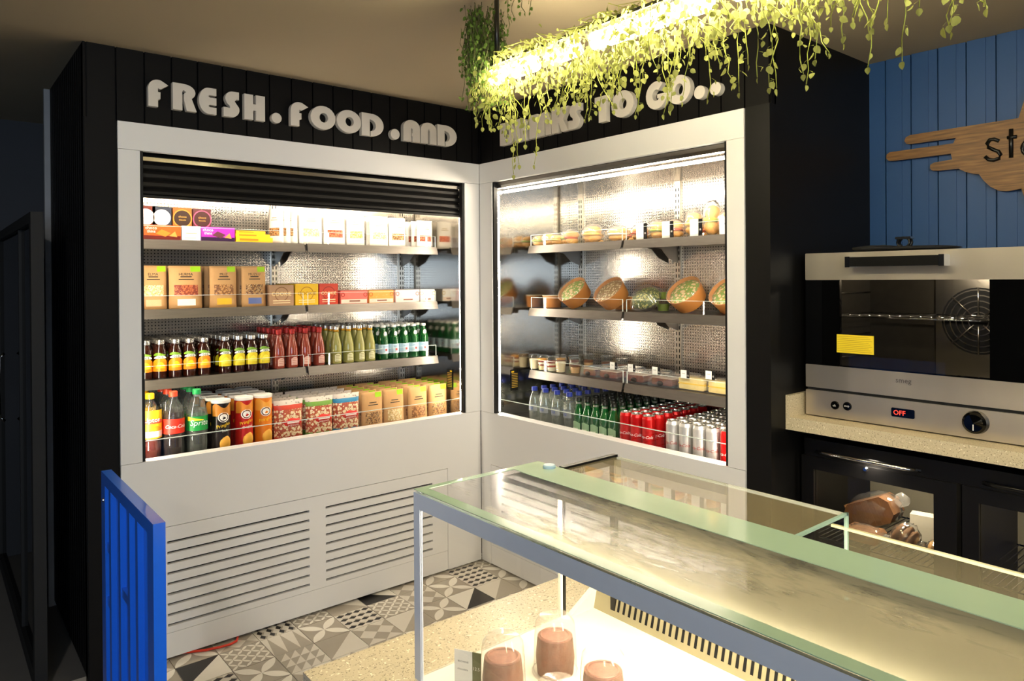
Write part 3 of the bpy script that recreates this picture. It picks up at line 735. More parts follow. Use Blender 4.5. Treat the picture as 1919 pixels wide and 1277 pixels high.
# blue metal gate, left foreground
t = thing('metal_gate', 'bright blue ribbed metal half gate left of the counter', 'gate', (-1.917, -.90, 0))
mb = MB(); x0, x1, Lg = -.012, .012, .535
ZT = 1.0
mb.box(x0, x1, -.035, .012, 0, ZT, GB); mb.box(x0, x1, -Lg, -Lg+.05, 0, ZT, GB); mb.box(x0, x1, -Lg+.05, -.035, ZT-.03, ZT, GB); mb.box(x0, x1, -Lg+.05, -.035, 0.03, .08, GB)
mb.build('gate_frame', t)
mb = MB(); mb.box(.002, .008, -Lg+.05, -.035, .08, ZT-.03, GB)
for a in (-.09, -.20, -.30, -.38): mb.box(x0+.001, x1-.002, a-.011, a+.011, .08, ZT-.03, GB)
for a, zs2 in ((-.0625, (.12, .40, .66, .80)), (-.25, (.18, .46, .74)), ):
    for z in zs2: mb.box(x0+.004, .004, a-.045 if a < -.1 else a-.03, a+.045 if a < -.1 else a+.028, z, z+.022, GB)
mb.build('ribbed_infill', t)
mb = MB(); mb.lathe([(0, .004), (.004, .003), (.005, 0)], CHROME, 10, Matrix.Translation((x0, -.018, .93)) @ Matrix.Rotation(R(-90), 4, 'Y')); mb.build('screw', t)

# glass display case
CX0, CX1, CX2 = -1.635, -1.344, -1.19; CY0, CY1 = -1.972, -4.4; CZ0, CZ = .79, 1.135
t = thing('display_case', 'refrigerated glass display case with green bordered top on the stone counter', 'display case', (CX0, CY0, CZ0))
O = Vector((CX0, CY0, CZ0))
def C_(mb, name, **k):
    for i, v in enumerate(mb.v): mb.v[i] = tuple(Vector(v)-O)
    return mb.build(name, t, **k)
ALU = mat('case_aluminium', 'c3c9d4', .35, 0, var=.04)
DECK = mat('case_deck', 'f4ead2', .35, var=.01)
mb = MB(); mb.box(CX0, CX2+.04, CY1, CY0, CZ0, .806, DECK); C_(mb, 'deck')
mb = MB(); mb.box(CX0, CX0+.006, CY0-.019, CY0, .806, CZ-.004, ALU); mb.box(CX0, CX0+.006, CY1, CY0-.019, 1.104, CZ-.004, ALU); mb.box(CX0+.006, CX0+.012, CY0-.006, CY0, .806, CZ-.004, ALU); C_(mb, 'front_frame')
mb = MB(); mb.box(CX0+.001, CX0+.004, CY1, CY0-.019, .806, 1.104, GLASS); C_(mb, 'front_glass')
mb = MB(); mb.box(CX0+.012, CX1, CY0-.005, CY0-.001, .806, CZ-.004, GLASS); C_(mb, 'end_glass')
def fogf(nt):
    co = objco(nt); s = N(nt, 'ShaderNodeSeparateXYZ'); nt.links.new(co, s.inputs[0])
    n1 = noise(nt, 4, 5, vec=co, stretch=(2.2, 1, 1)); n2 = noise(nt, 26, 4, vec=co, stretch=(3, .8, 1))
    a = math_(nt, 'MULTIPLY', math_(nt, 'SUBTRACT', -.14, s.outputs[1]), 1.6)          # more fog away from the near end
    b = math_(nt, 'ADD', math_(nt, 'ADD', a, math_(nt, 'MULTIPLY', math_(nt, 'SUBTRACT', n1, .5), 2.0)), math_(nt, 'MULTIPLY', math_(nt, 'SUBTRACT', n2, .5), 1.6))
    n = N(nt, 'ShaderNodeClamp'); nt.links.new(b, n.inputs[0]); n.inputs[1].default_value = 0; n.inputs[2].default_value = .72
    return n.outputs[0]
FOG = thin('fogged_top_glass', rough=.13, refl=.45, diff='a8a48e', fog=fogf)
mb = MB(); mb.box(CX0, CX1, CY1, CY0, CZ-.004, CZ, FOG); C_(mb, 'top_glass')
GRN = mat('green_glass_print', 'a9c3a4', .12, coat=.6, var=.03)
mb = MB(); z = CZ
mb.box(CX0+.0005, CX0+.022, CY1, CY0-.0005, z, z+.0012, GRN); mb.box(CX0+.022, CX1-.075, CY0-.014, CY0-.0005, z, z+.0012, GRN)
mb.prism([(CX1-.075, -(CY0-.014)), (CX1-.075, -(CY0-.0005)), (CX1-.0005, -(CY0-.0005)), (CX1-.0005, -CY1), (CX1-.078, -CY1), (CX1-.078, -(CY0-.055))], z, z+.0012, GRN, Matrix(((1, 0, 0, 0), (0, 0, -1, 0), (0, 1, 0, 0), (0, 0, 0, 1))))
C_(mb, 'printed_border')
mb = MB(); mb.lathe([(0, .006), (.011, .006), (.0125, .004), (.0125, 0)], mat('pale_blue_cap', 'a9c4cf', .3), 24, Matrix.Translation((-1.362, -2.024, CZ+.0013))); C_(mb, 'glass_fixing_cap')
mb = MB(); mb.box(-1.452, CX1-.001, CY1, CY0-.022, 1.121, CZ-.005, BLACKM); C_(mb, 'black_top_rail')
LEDC = emit('case_light', (1, .88, .66), CASE_E)
mb = MB(); mb.box(-1.405, -1.375, CY1, CY0-.10, 1.115, 1.1205, LEDC); C_(mb, 'light_strip')
mb = MB(); mb.box(CX0+.007, CX0+.011, CY1, CY0-.03, 1.107, 1.114, LEDC); C_(mb, 'front_light_strip')
mb = MB(); mb.box(CX0+.0062, CX0+.0105, CY0-.0115, CY0-.0065, .81, 1.10, emit('pane_edge_glow', (1, .86, .6), 3)); C_(mb, 'lit_edge_glow')  # emission stands in for the bright lit edge of the end pane
# sloped air grille at the back of the deck
GR = mat('beige_grille', '958c6c', .4)
mb = MB(); gy0 = CY0-.004
def G(y, s): return (-1.205+.012*s, y, .806+.046*s)
def quad(y0, y1, s0, s1, m, off=0):
    P_ = [G(y0, s0), G(y1, s0), G(y1, s1), G(y0, s1)]
    mb.add([(p[0]-off, p[1], p[2]) for p in P_], [(0, 1, 2, 3)], m)
quad(gy0, CY1, 0, 1, GR); mb.box(-1.193, -1.155, CY1, gy0, .806, .852, GR)
for k in range(92): quad(gy0-.075-k*.0145, gy0-.081-k*.0145, .28, .86, DK, .0008)
C_(mb, 'air_grille')
a, b = hit(1068, 1147, 1, gy0), hit(1124, 1101, 1, gy0)
mb = MB()
mb.prism([(a.x-.012, .806), (-1.205, .806), (-1.193, .852), (b.x+.01, .855), (b.x-.014, .855)], gy0-.012, gy0, DECK); C_(mb, 'end_cheek')
mb = MB()
mb.box(CX1, CX2, -2.045, -2.033, 1.118, CZ+.003, BLACKM); mb.box(CX2-.012, CX2, -2.045, -2.033, .806, CZ, BLACKM); mb.box(CX1, CX1+.006, -2.043, -2.036, .852, CZ, BLACKM); mb.box(CX1-.008, CX1-.002, -2.043, -2.036, .852, 1.12, DECK); C_(mb, 'black_rear_frame')
mb = MB(); mb.box(CX1, CX2, -2.515, -2.046, CZ-.005, CZ-.001, thin('rear_top_glass', refl=1.5, diff='c9bd96', fog=.18)); C_(mb, 'rear_top_glass')
mb = MB(); mb.box(CX2-.004, CX2, -2.513, -2.046, .86, CZ-.006, GLASS); mb.box(CX2-.0045, CX2+.0005, -2.513, -2.046, CZ-.006, CZ-.0015, GEDGE); C_(mb, 'rear_sliding_glass')
EDG = mat('green_glass_edge', '9ab7a4', .2)
mb = MB(); mb.box(CX1, CX2-.005, -2.520, -2.516, .86, CZ-.004, GLASS); mb.box(CX1, CX2, -2.5205, -2.5155, CZ-.004, CZ, EDG); mb.box(CX2-.004, CX2+.001, -2.5205, -2.5155, 1.0, CZ, EDG); C_(mb, 'glass_divider')
mb = MB(); mb.box(CX2-.004, CX2, CY1, -2.522, .86, 1.108, thin('rear_low_glass', refl=1.2, diff='c9bd96', fog=.10)); mb.box(CX2-.0045, CX2+.0015, CY1, -2.495, 1.108, 1.112, mat('yellowish_edge', 'd3cfa2', .3)); C_(mb, 'rear_low_glass')
mb = MB(); mb.box(CX2-.012, CX2+.002, -2.052, -2.046, 1.08, 1.128, mat('clear_clip', 'b8b49c', .2, alpha=.6)); C_(mb, 'glass_clip')
# price card and domed chocolate desserts
mb = MB(); mb.box(-.020, .014, 0, .0012, .0, .062, CARD); mb.box(.014, .030, -.0002, .0014, .0, .062, mat('olive_print', '6b6a48', .6))
mb.text('BROWNIE', .007, -.003, .043, mat('grey_ink', '77756c', .7), y=-.0006, maxw=.02); mb.text('12.5', .008, .022, .035, CARD, y=-.0008, maxw=.012)
mb.text('chocolate', .006, -.004, .030, mat('grey_ink', '77756c', .7), y=-.0006, maxw=.02)
mb.box(-.005, .005, 0, .025, -.0, .002, GLASS)
o = mb.build('price_card'); o.location = (-1.585, -2.052, .8063); o.rotation_euler = (0, 0, R(-62)); tag(o, 'white and olive price card standing beside the left dome', 'price card')
CHOC = mat('chocolate_cake', '74462f', .6, var=.5, vs=45, bump=.6, bs=120); CHT = mat('chocolate_top', '8e5c48', .45, var=.3, vs=80, bump=.5, bs=90)
DOME = thin('frosted_dome', rough=.1, refl=1.5, diff='fff2dc', fog=.16)
for k, ((px, py), lb) in enumerate(zip(((942, 1198), (1040, 1160), (1130, 1222), (1045, 1285)), ('nearest the price card', 'farthest back of the four', 'at right near the air grille', 'cut by the lower picture edge'))):
    p = hit(px, py, 2, .9)
    t2 = thing('chocolate_dessert', 'small chocolate cake under a clear plastic dome, '+lb, 'dessert', (p.x, p.y, .8062), k, 'domed chocolate desserts in the case')
    mb = MB(); mb.lathe([(0, .001), (.032, .001), (.0345, .03), (.031, .064), (0, .064)], CHOC, 22)
    if k == 2: mb.lathe([(.0346, .006), (.0352, .016), (.0346, .026)], mat('caramel_layer', 'd7b46a', .5), 22)
    mb.build('cake', t2)
    mb = MB(); mb.lathe([(0, .0645), (.03, .0645)], CHT, 22); mb.lathe([(.024, .066), (.026, .0672), (.028, .066)], CHT, 22)
    mb.build('chocolate_topping', t2)
    mb = MB(); mb.lathe([(.041, .0), (.041, .004), (.0385, .005), (.037, .06), (.0345, .088), (.027, .099), (0, .101)], DOME, 28); mb.build('clear_dome', t2)
mb = MB(); mb.lathe([(0, 0), (.055, 0), (.055, .05), (0, .05)], CHOC, 28); o = mb.build('chocolate_cake'); o.location = (-1.40, -2.95, .8062); tag(o, 'round dark chocolate cake seen blurred through the fogged top glass', 'cake')

# ================================================================ GOODS ON THE SHELVES
def printed(name, c1, c2, sc=14, thr=.55, rough=.4, c3=None):
    """printed paper with irregular blobs of a second ink"""
    if name in MATS: return MATS[name]
    m, nt, b = base(name); v = N(nt, 'ShaderNodeTexVoronoi'); v.inputs['Scale'].default_value = sc; nt.links.new(objco(nt), v.inputs['Vector'])
    col = mixc(nt, math_(nt, 'LESS_THAN', v.outputs['Distance'], thr), lin(c1), lin(c2))
    if c3:
        v2 = N(nt, 'ShaderNodeTexVoronoi'); v2.inputs['Scale'].default_value = sc*1.7; nt.links.new(objco(nt), v2.inputs['Vector'])
        col = mixc(nt, math_(nt, 'LESS_THAN', v2.outputs['Distance'], thr*.6), col, lin(c3))
    nt.links.new(col, b.inputs['Base Color']); b.inputs['Roughness'].default_value = rough; MATS[name] = m; return m
NUTS = {k: printed('nuts_'+k, a, b_, 95, .5, .5, c) for k, a, b_, c in (('brown', '8a5a2e', 'c58f55', '5d3517'), ('pale', 'd9b77a', 'f1dcae', '9d7b3d'), ('red', '8f3a20', 'c26a3f', '6a2410'), ('green', '9c9a45', 'd8cf8e', '6b5a2a'), ('mix', 'a87b46', '6b4424', 'e2c58c'))}
KRAFT = mat('kraft_paper', 'c79a64', .7, var=.08, vs=20, bump=.15, bs=60); WPAP = mat('white_pouch', 'f1ebdf', .5, var=.02, bump=.1, bs=40)
TOPW = mat('label_white', 'f3f1ea', .5); INK = mat('label_ink', '3a3128', .6)
def C(h, r=.4, **k): return mat('colour_'+h, h, r, **k)
def pouch(name, label, cat, w, h, d, body, nuts, sticker=None, patch=None, group=None, win=(.30, .58), txt=None):
    t = thing(name, label, cat, group=group); mb = MB()
    prof = [(0, 1.0), (.12, 1.0), (.45, .9), (.8, .45), (.93, .08), (1, .06)]        # height share, thickness share
    nx = 6; vs = []; fs = []
    for f_, th in prof:
        for s_ in (-1, 1):
            for i in range(nx+1):
                u = i/nx*2-1; vs.append((u*w/2*(1-.03*math.sin(f_*PI)), s_*d/2*th*(1-u*u*.75), f_*h))
    row = 2*(nx+1)
    for r in range(len(prof)-1):
        for i in range(nx):
            a = r*row+i; fs.append((a, a+1, a+1+row, a+row)); b = a+nx+1; fs.append((b+1, b, b+row, b+row+1))
        a = r*row; fs.append((a+nx+1, a, a+row, a+row+nx+1)); a += nx; fs.append((a, a+nx+1, a+row+nx+1, a+row))
    fs.append(tuple(range(nx, -1, -1))+tuple(range(nx+1, 2*nx+2))); b = (len(prof)-1)*row; fs.append(tuple(range(b, b+nx+1))+tuple(range(b+2*nx+1, b+nx, -1)))
    mb.add(vs, fs, body, True); mb.build('bag', t)
    def fy(u, f_, off):
        for k in range(len(prof)-1):
            if prof[k][0] <= f_ <= prof[k+1][0]:
                q = (f_-prof[k][0])/(prof[k+1][0]-prof[k][0]); th = prof[k][1]*(1-q)+prof[k+1][1]*q; break
        return -d/2*th*(1-u*u*.75)-off
    def patch_(x0, x1, f0, f1, m, off, nm, n=6):
        mb = MB(); v = []; g = []
        for j in range(n+1):
            for i in range(n+1):
                u = x0+(x1-x0)*i/n; f_ = f0+(f1-f0)*j/n; v.append((u*w/2, fy(u, f_, off), f_*h))
        for j in range(n):
            for i in range(n): a = j*(n+1)+i; g.append((a, a+1, a+n+2, a+n+1))
        mb.add(v, g, m, True); return mb.build(nm, t)
    patch_(-.72, .72, win[0], win[1], nuts, .0012, 'window')
    if sticker: patch_(.30, .92, .86, .985, sticker, .0015, 'corner_sticker', 2)
    if patch: patch_(-.55, .55, .07, .22, patch, .0012, 'lower_print', 3)
    mb = MB()
    for k, (w_, z_) in enumerate(((.34, .74), (.46, .68))): mb.box(-w*w_/2, w*w_/2, fy(0, z_, .002), fy(0, z_, .0012), z_*h-.002, z_*h+.002, INK if body != WPAP else C('b9a98a'))
    if txt: mb.text(txt, h*.09, 0, h*.8, INK, y=fy(0, .8, .002), maxw=w*.6)
    mb.build('printed_lines', t)
    return t
def carton(name, label, cat, w, h, d, face, top=None, parts=(), group=None):
    t = thing(name, label, cat, group=group); mb = MB(); mb.box(-w/2, w/2, 0, d, 0, h, top or face, c=0); mb.box(-w/2+.0005, w/2-.0005, -.0004, 0, .0005, h-.0005, face); mb.build('box', t)
    for nm, fn in parts: mb = MB(); fn(mb, w, h); mb.build(nm, t)
    return t
# ---- left cooler, top shelf
Z1 = ZS[0]+.0005
def pack_pic(c):
    def f(mb, w, h):
        mb.prism([(-w*.18, h*.45), (w*.08, h*.25), (w*.22, h*.5), (-w*.02, h*.72)], -.0012, -.0005, C(c))
        mb.prism([(w*.18, h*.3), (w*.40, h*.25), (w*.34, h*.62)], -.0012, -.0005, C('d9944a'))
    return f
def pack_txt(s_, s2):
    def f(mb, w, h): mb.text(s_, h*.3, -w*.30, h*.80, TOPW, y=-.0009, maxw=w*.3); mb.text(s2, h*.26, -w*.30, h*.58, TOPW, y=-.0009, maxw=w*.3)
    return f
def strip_pic(c):
    def f(mb, w, h): mb.box(-w/2+.001, w/2-.001, -.001, -.0004, h*.02, h*.32, C(c))
    return f
x0, x1 = XA(270), XA(340)
put(carton('biscuit_box', 'orange box of chocolate thins lying at far left on the top shelf', 'biscuit box', x1-x0, .066, .12, C('d8551c'), C('8d2d10'), (('lower_band', strip_pic('5e1712')), ('biscuit_picture', pack_pic('f07d2b')), ('lettering', pack_txt('choco', 'thins')))), 'A', (x0+x1)/2, .25, Z1)
x0, x1 = XA(342), XA(377)
put(carton('biscuit_box', 'small white box between the orange and purple thins boxes', 'biscuit box', x1-x0, .066, .07, C('f2ece4'), None, (('pink_print', lambda mb, w, h: (mb.box(-w*.3, w*.3, -.001, -.0004, h*.5, h*.56, C('e3a58f')), mb.box(-w*.35, w*.25, -.001, -.0004, h*.2, h*.24, C('c6d08c')))),)), 'A', (x0+x1)/2, .25, Z1)
x0, x1 = XA(378), XA(441)
put(carton('biscuit_box', 'purple box of chocolate thins in the middle of the top shelf row', 'biscuit box', x1-x0, .066, .12, C('a32ba6'), C('5c1a66'), (('lower_band', strip_pic('2b1238')), ('biscuit_picture', pack_pic('5a3038')), ('lettering', pack_txt('choco', 'thins')))), 'A', (x0+x1)/2, .25, Z1)
for k, (a, b, z, hh) in enumerate(((443, 512, 0, .026), (443, 508, .0262, .016), (445, 500, .0424, .014))):
    x0, x1 = XA(a), XA(b)
    put(carton('wafer_pack', 'flat yellow wafer pack, '+('lowest', 'middle', 'topmost')[k]+' of the stack beside the purple box', 'wafer pack', x1-x0, hh, .10-.01*k, C('f0b21e'), C('e09a10'), (('orange_print', lambda mb, w, h: mb.box(-w*.4, w*.1, -.001, -.0004, h*.4, h*.75, C('d2761a'))),), 'yellow wafer packs'), 'A', (x0+x1)/2, .25+.006*k, Z1+z)
for k, (a, b, c, cc, nm) in enumerate(((263, 287, '6b2415', 'f5f1ea', 'rust red square box with blank white disc, cut by the frame'), (289, 322, '20283a', 'f5f1ea', 'dark navy square box with a bright white disc'), (326, 362, 'a35a1c', '2c160a', 'orange rimmed square box with dark brown disc'), (365, 397, '4f1d22', '3a1512', 'maroon square box with a pink rimmed brown disc'))):
    x0, x1 = XA(a, .37), XA(b, .37); w = x1-x0
    def disc(mb, w_, h_, k=k, cc=cc):
        T_ = Matrix.Translation((0, 0, .048)) @ Matrix.Rotation(R(90), 4, 'X')
        if k > 1: mb.lathe([(.036, .0012), (.041, .0012)], C('d9862c' if k == 2 else 'b04a6e'), 24, T_)
        mb.lathe([(0, .001), (.036, .001)], C(cc), 24, T_)
    def tx(mb, w_, h_, k=k):
        mb.text('choco', .014, 0, .056, C('caa24a') if k > 1 else C('c9a98a'), y=-.0018, maxw=.05); mb.text('biscuits', .010, 0, .042, C('caa24a') if k > 1 else C('c9a98a'), y=-.0018, maxw=.05)
    o = carton('tin_box', nm+' in the back row', 'square box', min(max(w, .078), .0795), .096, .08, C(c), None, (('round_label', disc), ('lettering', tx)), 'square boxes with round labels')
    lift = carton('riser_box', 'plain dark carton holding up the '+('rust red', 'navy', 'orange rimmed', 'maroon')[k]+' square box', 'carton', min(max(w, .078), .0795)-.004, .060, .078, C('3b2a22'))
    put(lift, 'A', (x0+x1)/2, .378, Z1); put(o, 'A', (x0+x1)/2, .378, Z1+.0603)
PW, PH = .104, .170
whites = [(565, 607, 'pale', 'nut pouch with pale almonds at left'), (611, 650, 'red', 'nut pouch with red brown almonds'), (654, 687, 'green', 'nut pouch with green pistachios'), (697, 731, 'pale', 'nut pouch with white seeds'), (733, 764, 'mix', 'nut pouch with golden cashews at right')]
k3 = 0
for k, (a, b, n_, nm) in enumerate(whites):
    x0, x1 = XA(a), XA(b)
    o = pouch('nut_pouch', 'white '+nm+', front of the top shelf', 'nut pouch', x1-x0, PH-.008*k*.5, .040, WPAP, NUTS[n_], None, None, 'white nut pouches', (.24, .46), None)
    put(o, 'A', (x0+x1)/2, .272, Z1)
    for r in range(1, 5):
        c = dup(o, 'white nut pouch standing '+('directly', 'two places', 'three places', 'four places')[r-1]+' behind the '+('left almond', 'red brown almond', 'pistachio', 'white seed', 'cashew')[k]+' pouch'); put(c, 'A', (x0+x1)/2+.004*(r % 2), .272+.046*r, Z1)
for k in range(3):
    a = XA(532+k*13)
    o = pouch('nut_pouch', 'white nut pouch seen almost edge on, '+ORD[k]+' from the left of the turned group', 'nut pouch', .10, PH, .030, WPAP, NUTS['mix'], None, None, 'white nut pouches', (.24, .46)); put(o, 'A', a-.012, .31, Z1, R(-72))
for k in range(4):
    o = pouch('nut_pouch', 'white nut pouch at the steel side wall, '+ORD[k]+' of the turned right-hand row', 'nut pouch', .10, .150, .030, WPAP, NUTS['red'], None, None, 'white nut pouches', (.24, .46)); put(o, 'A', -.160, .29+.058*k, Z1)
# ---- left cooler, second shelf
Z2 = ZS[1]+.0005
GST = C('9ccc1e')
for k, (a, b, n_, p_, nm) in enumerate(((262, 315, 'pale', 'e3b78a', 'at far left with dried apple slices'), (319, 381, 'red', 'e9e4d8', 'with dark fruit pieces'), (396, 446, 'brown', 'e2b32a', 'with yellow banana print'), (456, 501, 'mix', '5b6a9c', 'with round blue print'))):
    x0, x1 = XA(a), XA(b)
    o = pouch('kraft_pouch', 'brown kraft snack pouch '+nm+', second shelf', 'snack pouch', x1-x0, .186, .05, KRAFT, NUTS[n_], GST, C(p_), 'kraft pouches on the second shelf', (.30, .55), ('ELMA', 'HURMA', 'MUZ', 'MUZLU')[k])
    put(o, 'A', (x0+x1)/2, .275, Z2)
    for r in range(1, 4):
        c = dup(o, 'brown kraft pouch '+('just', 'two rows', 'three rows')[r-1]+' behind the pouch '+nm); put(c, 'A', (x0+x1)/2-.008*r, .275+.058*r, Z2)
for k, (a, b, c1, c2, nm) in enumerate(((504, 551, 'a98463', '7d5634', 'taupe'), (553, 597, 'e0b51c', 'b07b12', 'bright yellow'), (598, 634, 'c23a24', '8d2418', 'red'))):
    x0, x1 = XA(a), XA(b); w = x1-x0
    def cook(mb, w_, h_, k=k, c2=c2):
        T_ = Matrix.Translation((0, 0, .055)) @ Matrix.Rotation(R(90), 4, 'X'); mb.lathe([(.030, .0008), (.034, .0008)], C(c2), 20, T_)
    def tx(mb, w_, h_, k=k): mb.text('COOKIE', .026, 0, .056, C('f3dc9a') if k != 1 else C('8a5a14'), y=-.0012, maxw=w_*.8); mb.box(-w_*.35, w_*.35, -.001, -.0004, .022, .026, C('f0dcae')); mb.box(-w_*.35, w_*.35, -.001, -.0004, .012, .015, C('f0dcae'))
    o = carton('cookie_pack', nm+' cookie pack standing upright in the front row of the second shelf', 'cookie pack', w-.003, .102-.004*(k == 0), .045, C(c1), None, (('ring_print', cook), ('lettering', tx)), 'upright cookie packs')
    put(o, 'A', (x0+x1)/2, .25, Z2)
    for r in range(1, 5): c = dup(o, nm+' cookie pack '+('right', 'two places', 'three places', 'four places')[r-1]+' behind the front '+nm+' one'); put(c, 'A', (x0+x1)/2, .25+.05*r, Z2)
for k, (a, b, c1, c2, nm) in enumerate(((638, 689, 'e86f62', 'b23226', 'coral pink'), (691, 738, 'f0a24a', 'c9641c', 'orange'), (741, 786, 'e9cfcf', 'cf6a5a', 'pale pink'), (788, 815, 'f3f1ea', 'd8c08a', 'white'))):
    x0, x1 = XA(a), XA(b)
    def dots(mb, w_, h_, c2=c2):
        for s_ in (-1, 1): mb.lathe([(.007, .0008), (.011, .0008)], C(c2), 16, Matrix.Translation((s_*w_*.42, 0, .045)) @ Matrix.Rotation(R(90), 4, 'X'))
    def base_(mb, w_, h_): mb.box(-w_*.18, w_*.22, -.001, -.0004, .010, .017, C('8d5a45')); mb.box(-w_*.48, w_*.48, -.0008, -.0003, .002, .022, C('f0d8c4'))
    o = carton('snack_bar_box', nm+' open topped box of snack bars on the second shelf', 'snack bar box', x1-x0-.003, .066, .11, C(c1), None, (('round_print', dots), ('lower_print', base_)), 'snack bar boxes')
    put(o, 'A', (x0+x1)/2, .25, Z2)
    c = dup(o, nm+' snack bar box behind the front '+nm+' one'); put(c, 'A', (x0+x1)/2, .375, Z2)

# ---- bottles
def wrap(mb, r, a0, a1, z0, z1, m, n=10, top=None):
    """a patch of label on a cylinder; top(t) gives the upper edge"""
    vs = []; fs = []
    for i in range(n+1):
        a = a0+(a1-a0)*i/n; zt = top(i/n) if top else z1
        vs += [(r*math.sin(a), -r*math.cos(a), z0), (r*math.sin(a), -r*math.cos(a), zt)]
    for i in range(n): fs.append((2*i, 2*i+2, 2*i+3, 2*i+1))
    mb.add(vs, fs, m, True)
TEA = mat('dark_tea', '2a0c04', .06, coat=.6, var=.2, spec=.6); SILV = mat('silver_cap', 'c9c4bb', .25, .9)
def tea_bottle(kind):
    t = thing('tea_bottle', 'x', 'bottle'); r, h = .0268, .165
    mb = MB(); mb.lathe([(0, 0), (r-.002, 0), (r, .003), (r, h*.66), (r*.93, h*.74), (r*.72, h*.83), (r*.6, h*.86), (r*.6, h*.90)], TEA, 18); mb.build('glass', t)
    mb = MB(); mb.lathe([(r*.70, h*.885), (r*.72, h*.89), (r*.72, h*.985), (r*.66, h), (0, h)], SILV, 18); mb.build('cap', t)
    mb = MB(); c = ('f08a10', 'f6c41c') if kind == 'peach' else ('e8d020', 'f4e84a'); rr_ = r+.0006
    wrap(mb, rr_, -1.35, 1.35, .032, .06, C(c[0]), 12, lambda q: .066+.022*math.sin(PI*q)**.7)
    wrap(mb, rr_+.0003, -.75, .75, .045, .06, C(c[1]), 8, lambda q: .05+.022*math.sin(PI*q))
    wrap(mb, rr_+.0004, -1.0, 1.0, .086, .1, C('f1f0e2'), 8, lambda q: .090+.010*math.sin(PI*q)); wrap(mb, rr_+.0006, -1.1, .8, .098, .1, C('6f9a22'), 8, lambda q: .102+.012*math.sin(PI*q)**1.0*(1.2-q))
    mb.text('tea', .02, 0, .092, C('1f3a1a'), wrap=rr_+.001, sx=1.0); mb.build('label', t); return t
def juice_bottle(red):
    t = thing('juice_bottle', 'x', 'bottle'); r, h = .0285, .185
    J = mat('red_juice', '8c3a28', .08, coat=.5, var=.25) if red else mat('lime_juice', '96924e', .08, coat=.5, var=.2)
    mb = MB(); mb.lathe([(0, 0), (r-.002, 0), (r, .003), (r, h*.36), (r*.93, h*.50), (r*.70, h*.66), (r*.5, h*.78), (r*.44, h*.84)], J, 18); mb.build('glass', t)
    F_ = mat('red_foil', '98201a', .3, .4) if red else mat('gold_foil', 'c08c22', .3, .6)
    mb = MB(); mb.lathe([(r*.46, h*.85), (r*.49, h*.87), (r*.48, h*.90)], F_, 16); mb.lathe([(r*.48, h*.90), (r*.52, h*.905), (r*.52, h*.985), (r*.4, h), (0, h)], SILV if not red else F_, 16); mb.build('cap', t)
    mb = MB(); L_ = C('e9b9a6') if red else C('e6e0b0'); wrap(mb, r+.0006, -.55, .55, .012, .05, L_, 8, lambda q: .042+.008*math.sin(PI*q))
    for k in range(4): wrap(mb, r+.001, -.4, .4, .016+k*.008, .018+k*.008, C('b5604a') if red else C('8c8638'), 4)
    mb.build('label', t); return t
GRG = mat('green_glass', '0d5a22', .06, coat=.5, trans=.35, var=.2)
def sparkling():
    t = thing('sparkling_bottle', 'x', 'bottle'); r, h = .0285, .178
    mb = MB(); mb.lathe([(0, 0), (r-.002, 0), (r, .003), (r, h*.55), (r*.93, h*.64), (r*.62, h*.80), (r*.45, h*.88), (r*.45, h*.93)], GRG, 18); mb.build('glass', t)
    mb = MB(); mb.lathe([(r*.50, h*.925), (r*.52, h*.93), (r*.50, h*.99), (0, h)], C('e9e6dd'), 14); mb.build('cap', t)
    mb = MB(); wrap(mb, r+.0006, -1.9, 1.9, .030, .078, C('bcd6e2'), 16); wrap(mb, r+.001, -1.9, 1.9, .032, .035, C('f3f3ee'), 16); wrap(mb, r+.001, -.2, .2, .044, .056, C('b8443a'), 3)
    mb.text('WATER', .013, 0, .066, C('3f6c9c'), wrap=r+.0013, maxw=.034); mb.build('label', t)
    mb = MB(); mb.ell((0, -r*.72, h*.735), (.0105, .004, .014), C('e8e8e2'), 12, 8, Matrix.Translation((0, 0, 0))); mb.build('neck_label', t); return t
def rows(proto, side, us, d0, pitch, n, z, phrase, shelf, jit=0.0, skip=0, group=None):
    first = True; wd = 2*max(v.co.x for ch in proto.children for v in ch.data.vertices)+.0012+jit*2; us = list(us)
    for _ in range(40):
        for i in range(len(us)-1):
            e = wd-(us[i+1]-us[i])
            if e > 0: us[i] -= e*.5; us[i+1] += e*.5
    for r in range(n):
        for c, u in enumerate(us):
            lb = f"{phrase}, {ORD[c]} from left, {'front' if r == 0 else ORD[r]} row, {shelf}"
            o = proto if first else dup(proto, lb); first = False
            o['label'] = lb; o['group'] = group or phrase+' rows'
            put(o, side, u+random.uniform(-jit, jit), d0+r*pitch, z, random.uniform(-.12, .12) if r == 0 else random.uniform(-.6, .6))
Z3 = ZS[2]+.0005
rows(tea_bottle('peach'), 'A', [XA(p) for p in (272, 297, 327, 354, 381)], .238+.01, .058, 5, Z3, 'peach iced tea bottle', 'third shelf', .0006)
rows(tea_bottle('lemon'), 'A', [XA(p) for p in (420, 446, 470, 493)], .248, .058, 5, Z3, 'lemon iced tea bottle', 'third shelf', .0006)
rows(juice_bottle(True), 'A', [XA(p) for p in (521, 546, 571, 597)], .25, .060, 5, Z3, 'red juice bottle', 'third shelf', .0006)
rows(juice_bottle(False), 'A', [XA(p) for p in (629, 652, 673, 692)], .25, .060, 5, Z3, 'lime green juice bottle', 'third shelf', .0006)
rows(sparkling(), 'A', [XA(p) for p in (717, 737, 756, 774, 791)], .25, .061, 5, Z3, 'green sparkling water bottle', 'third shelf', .0006)
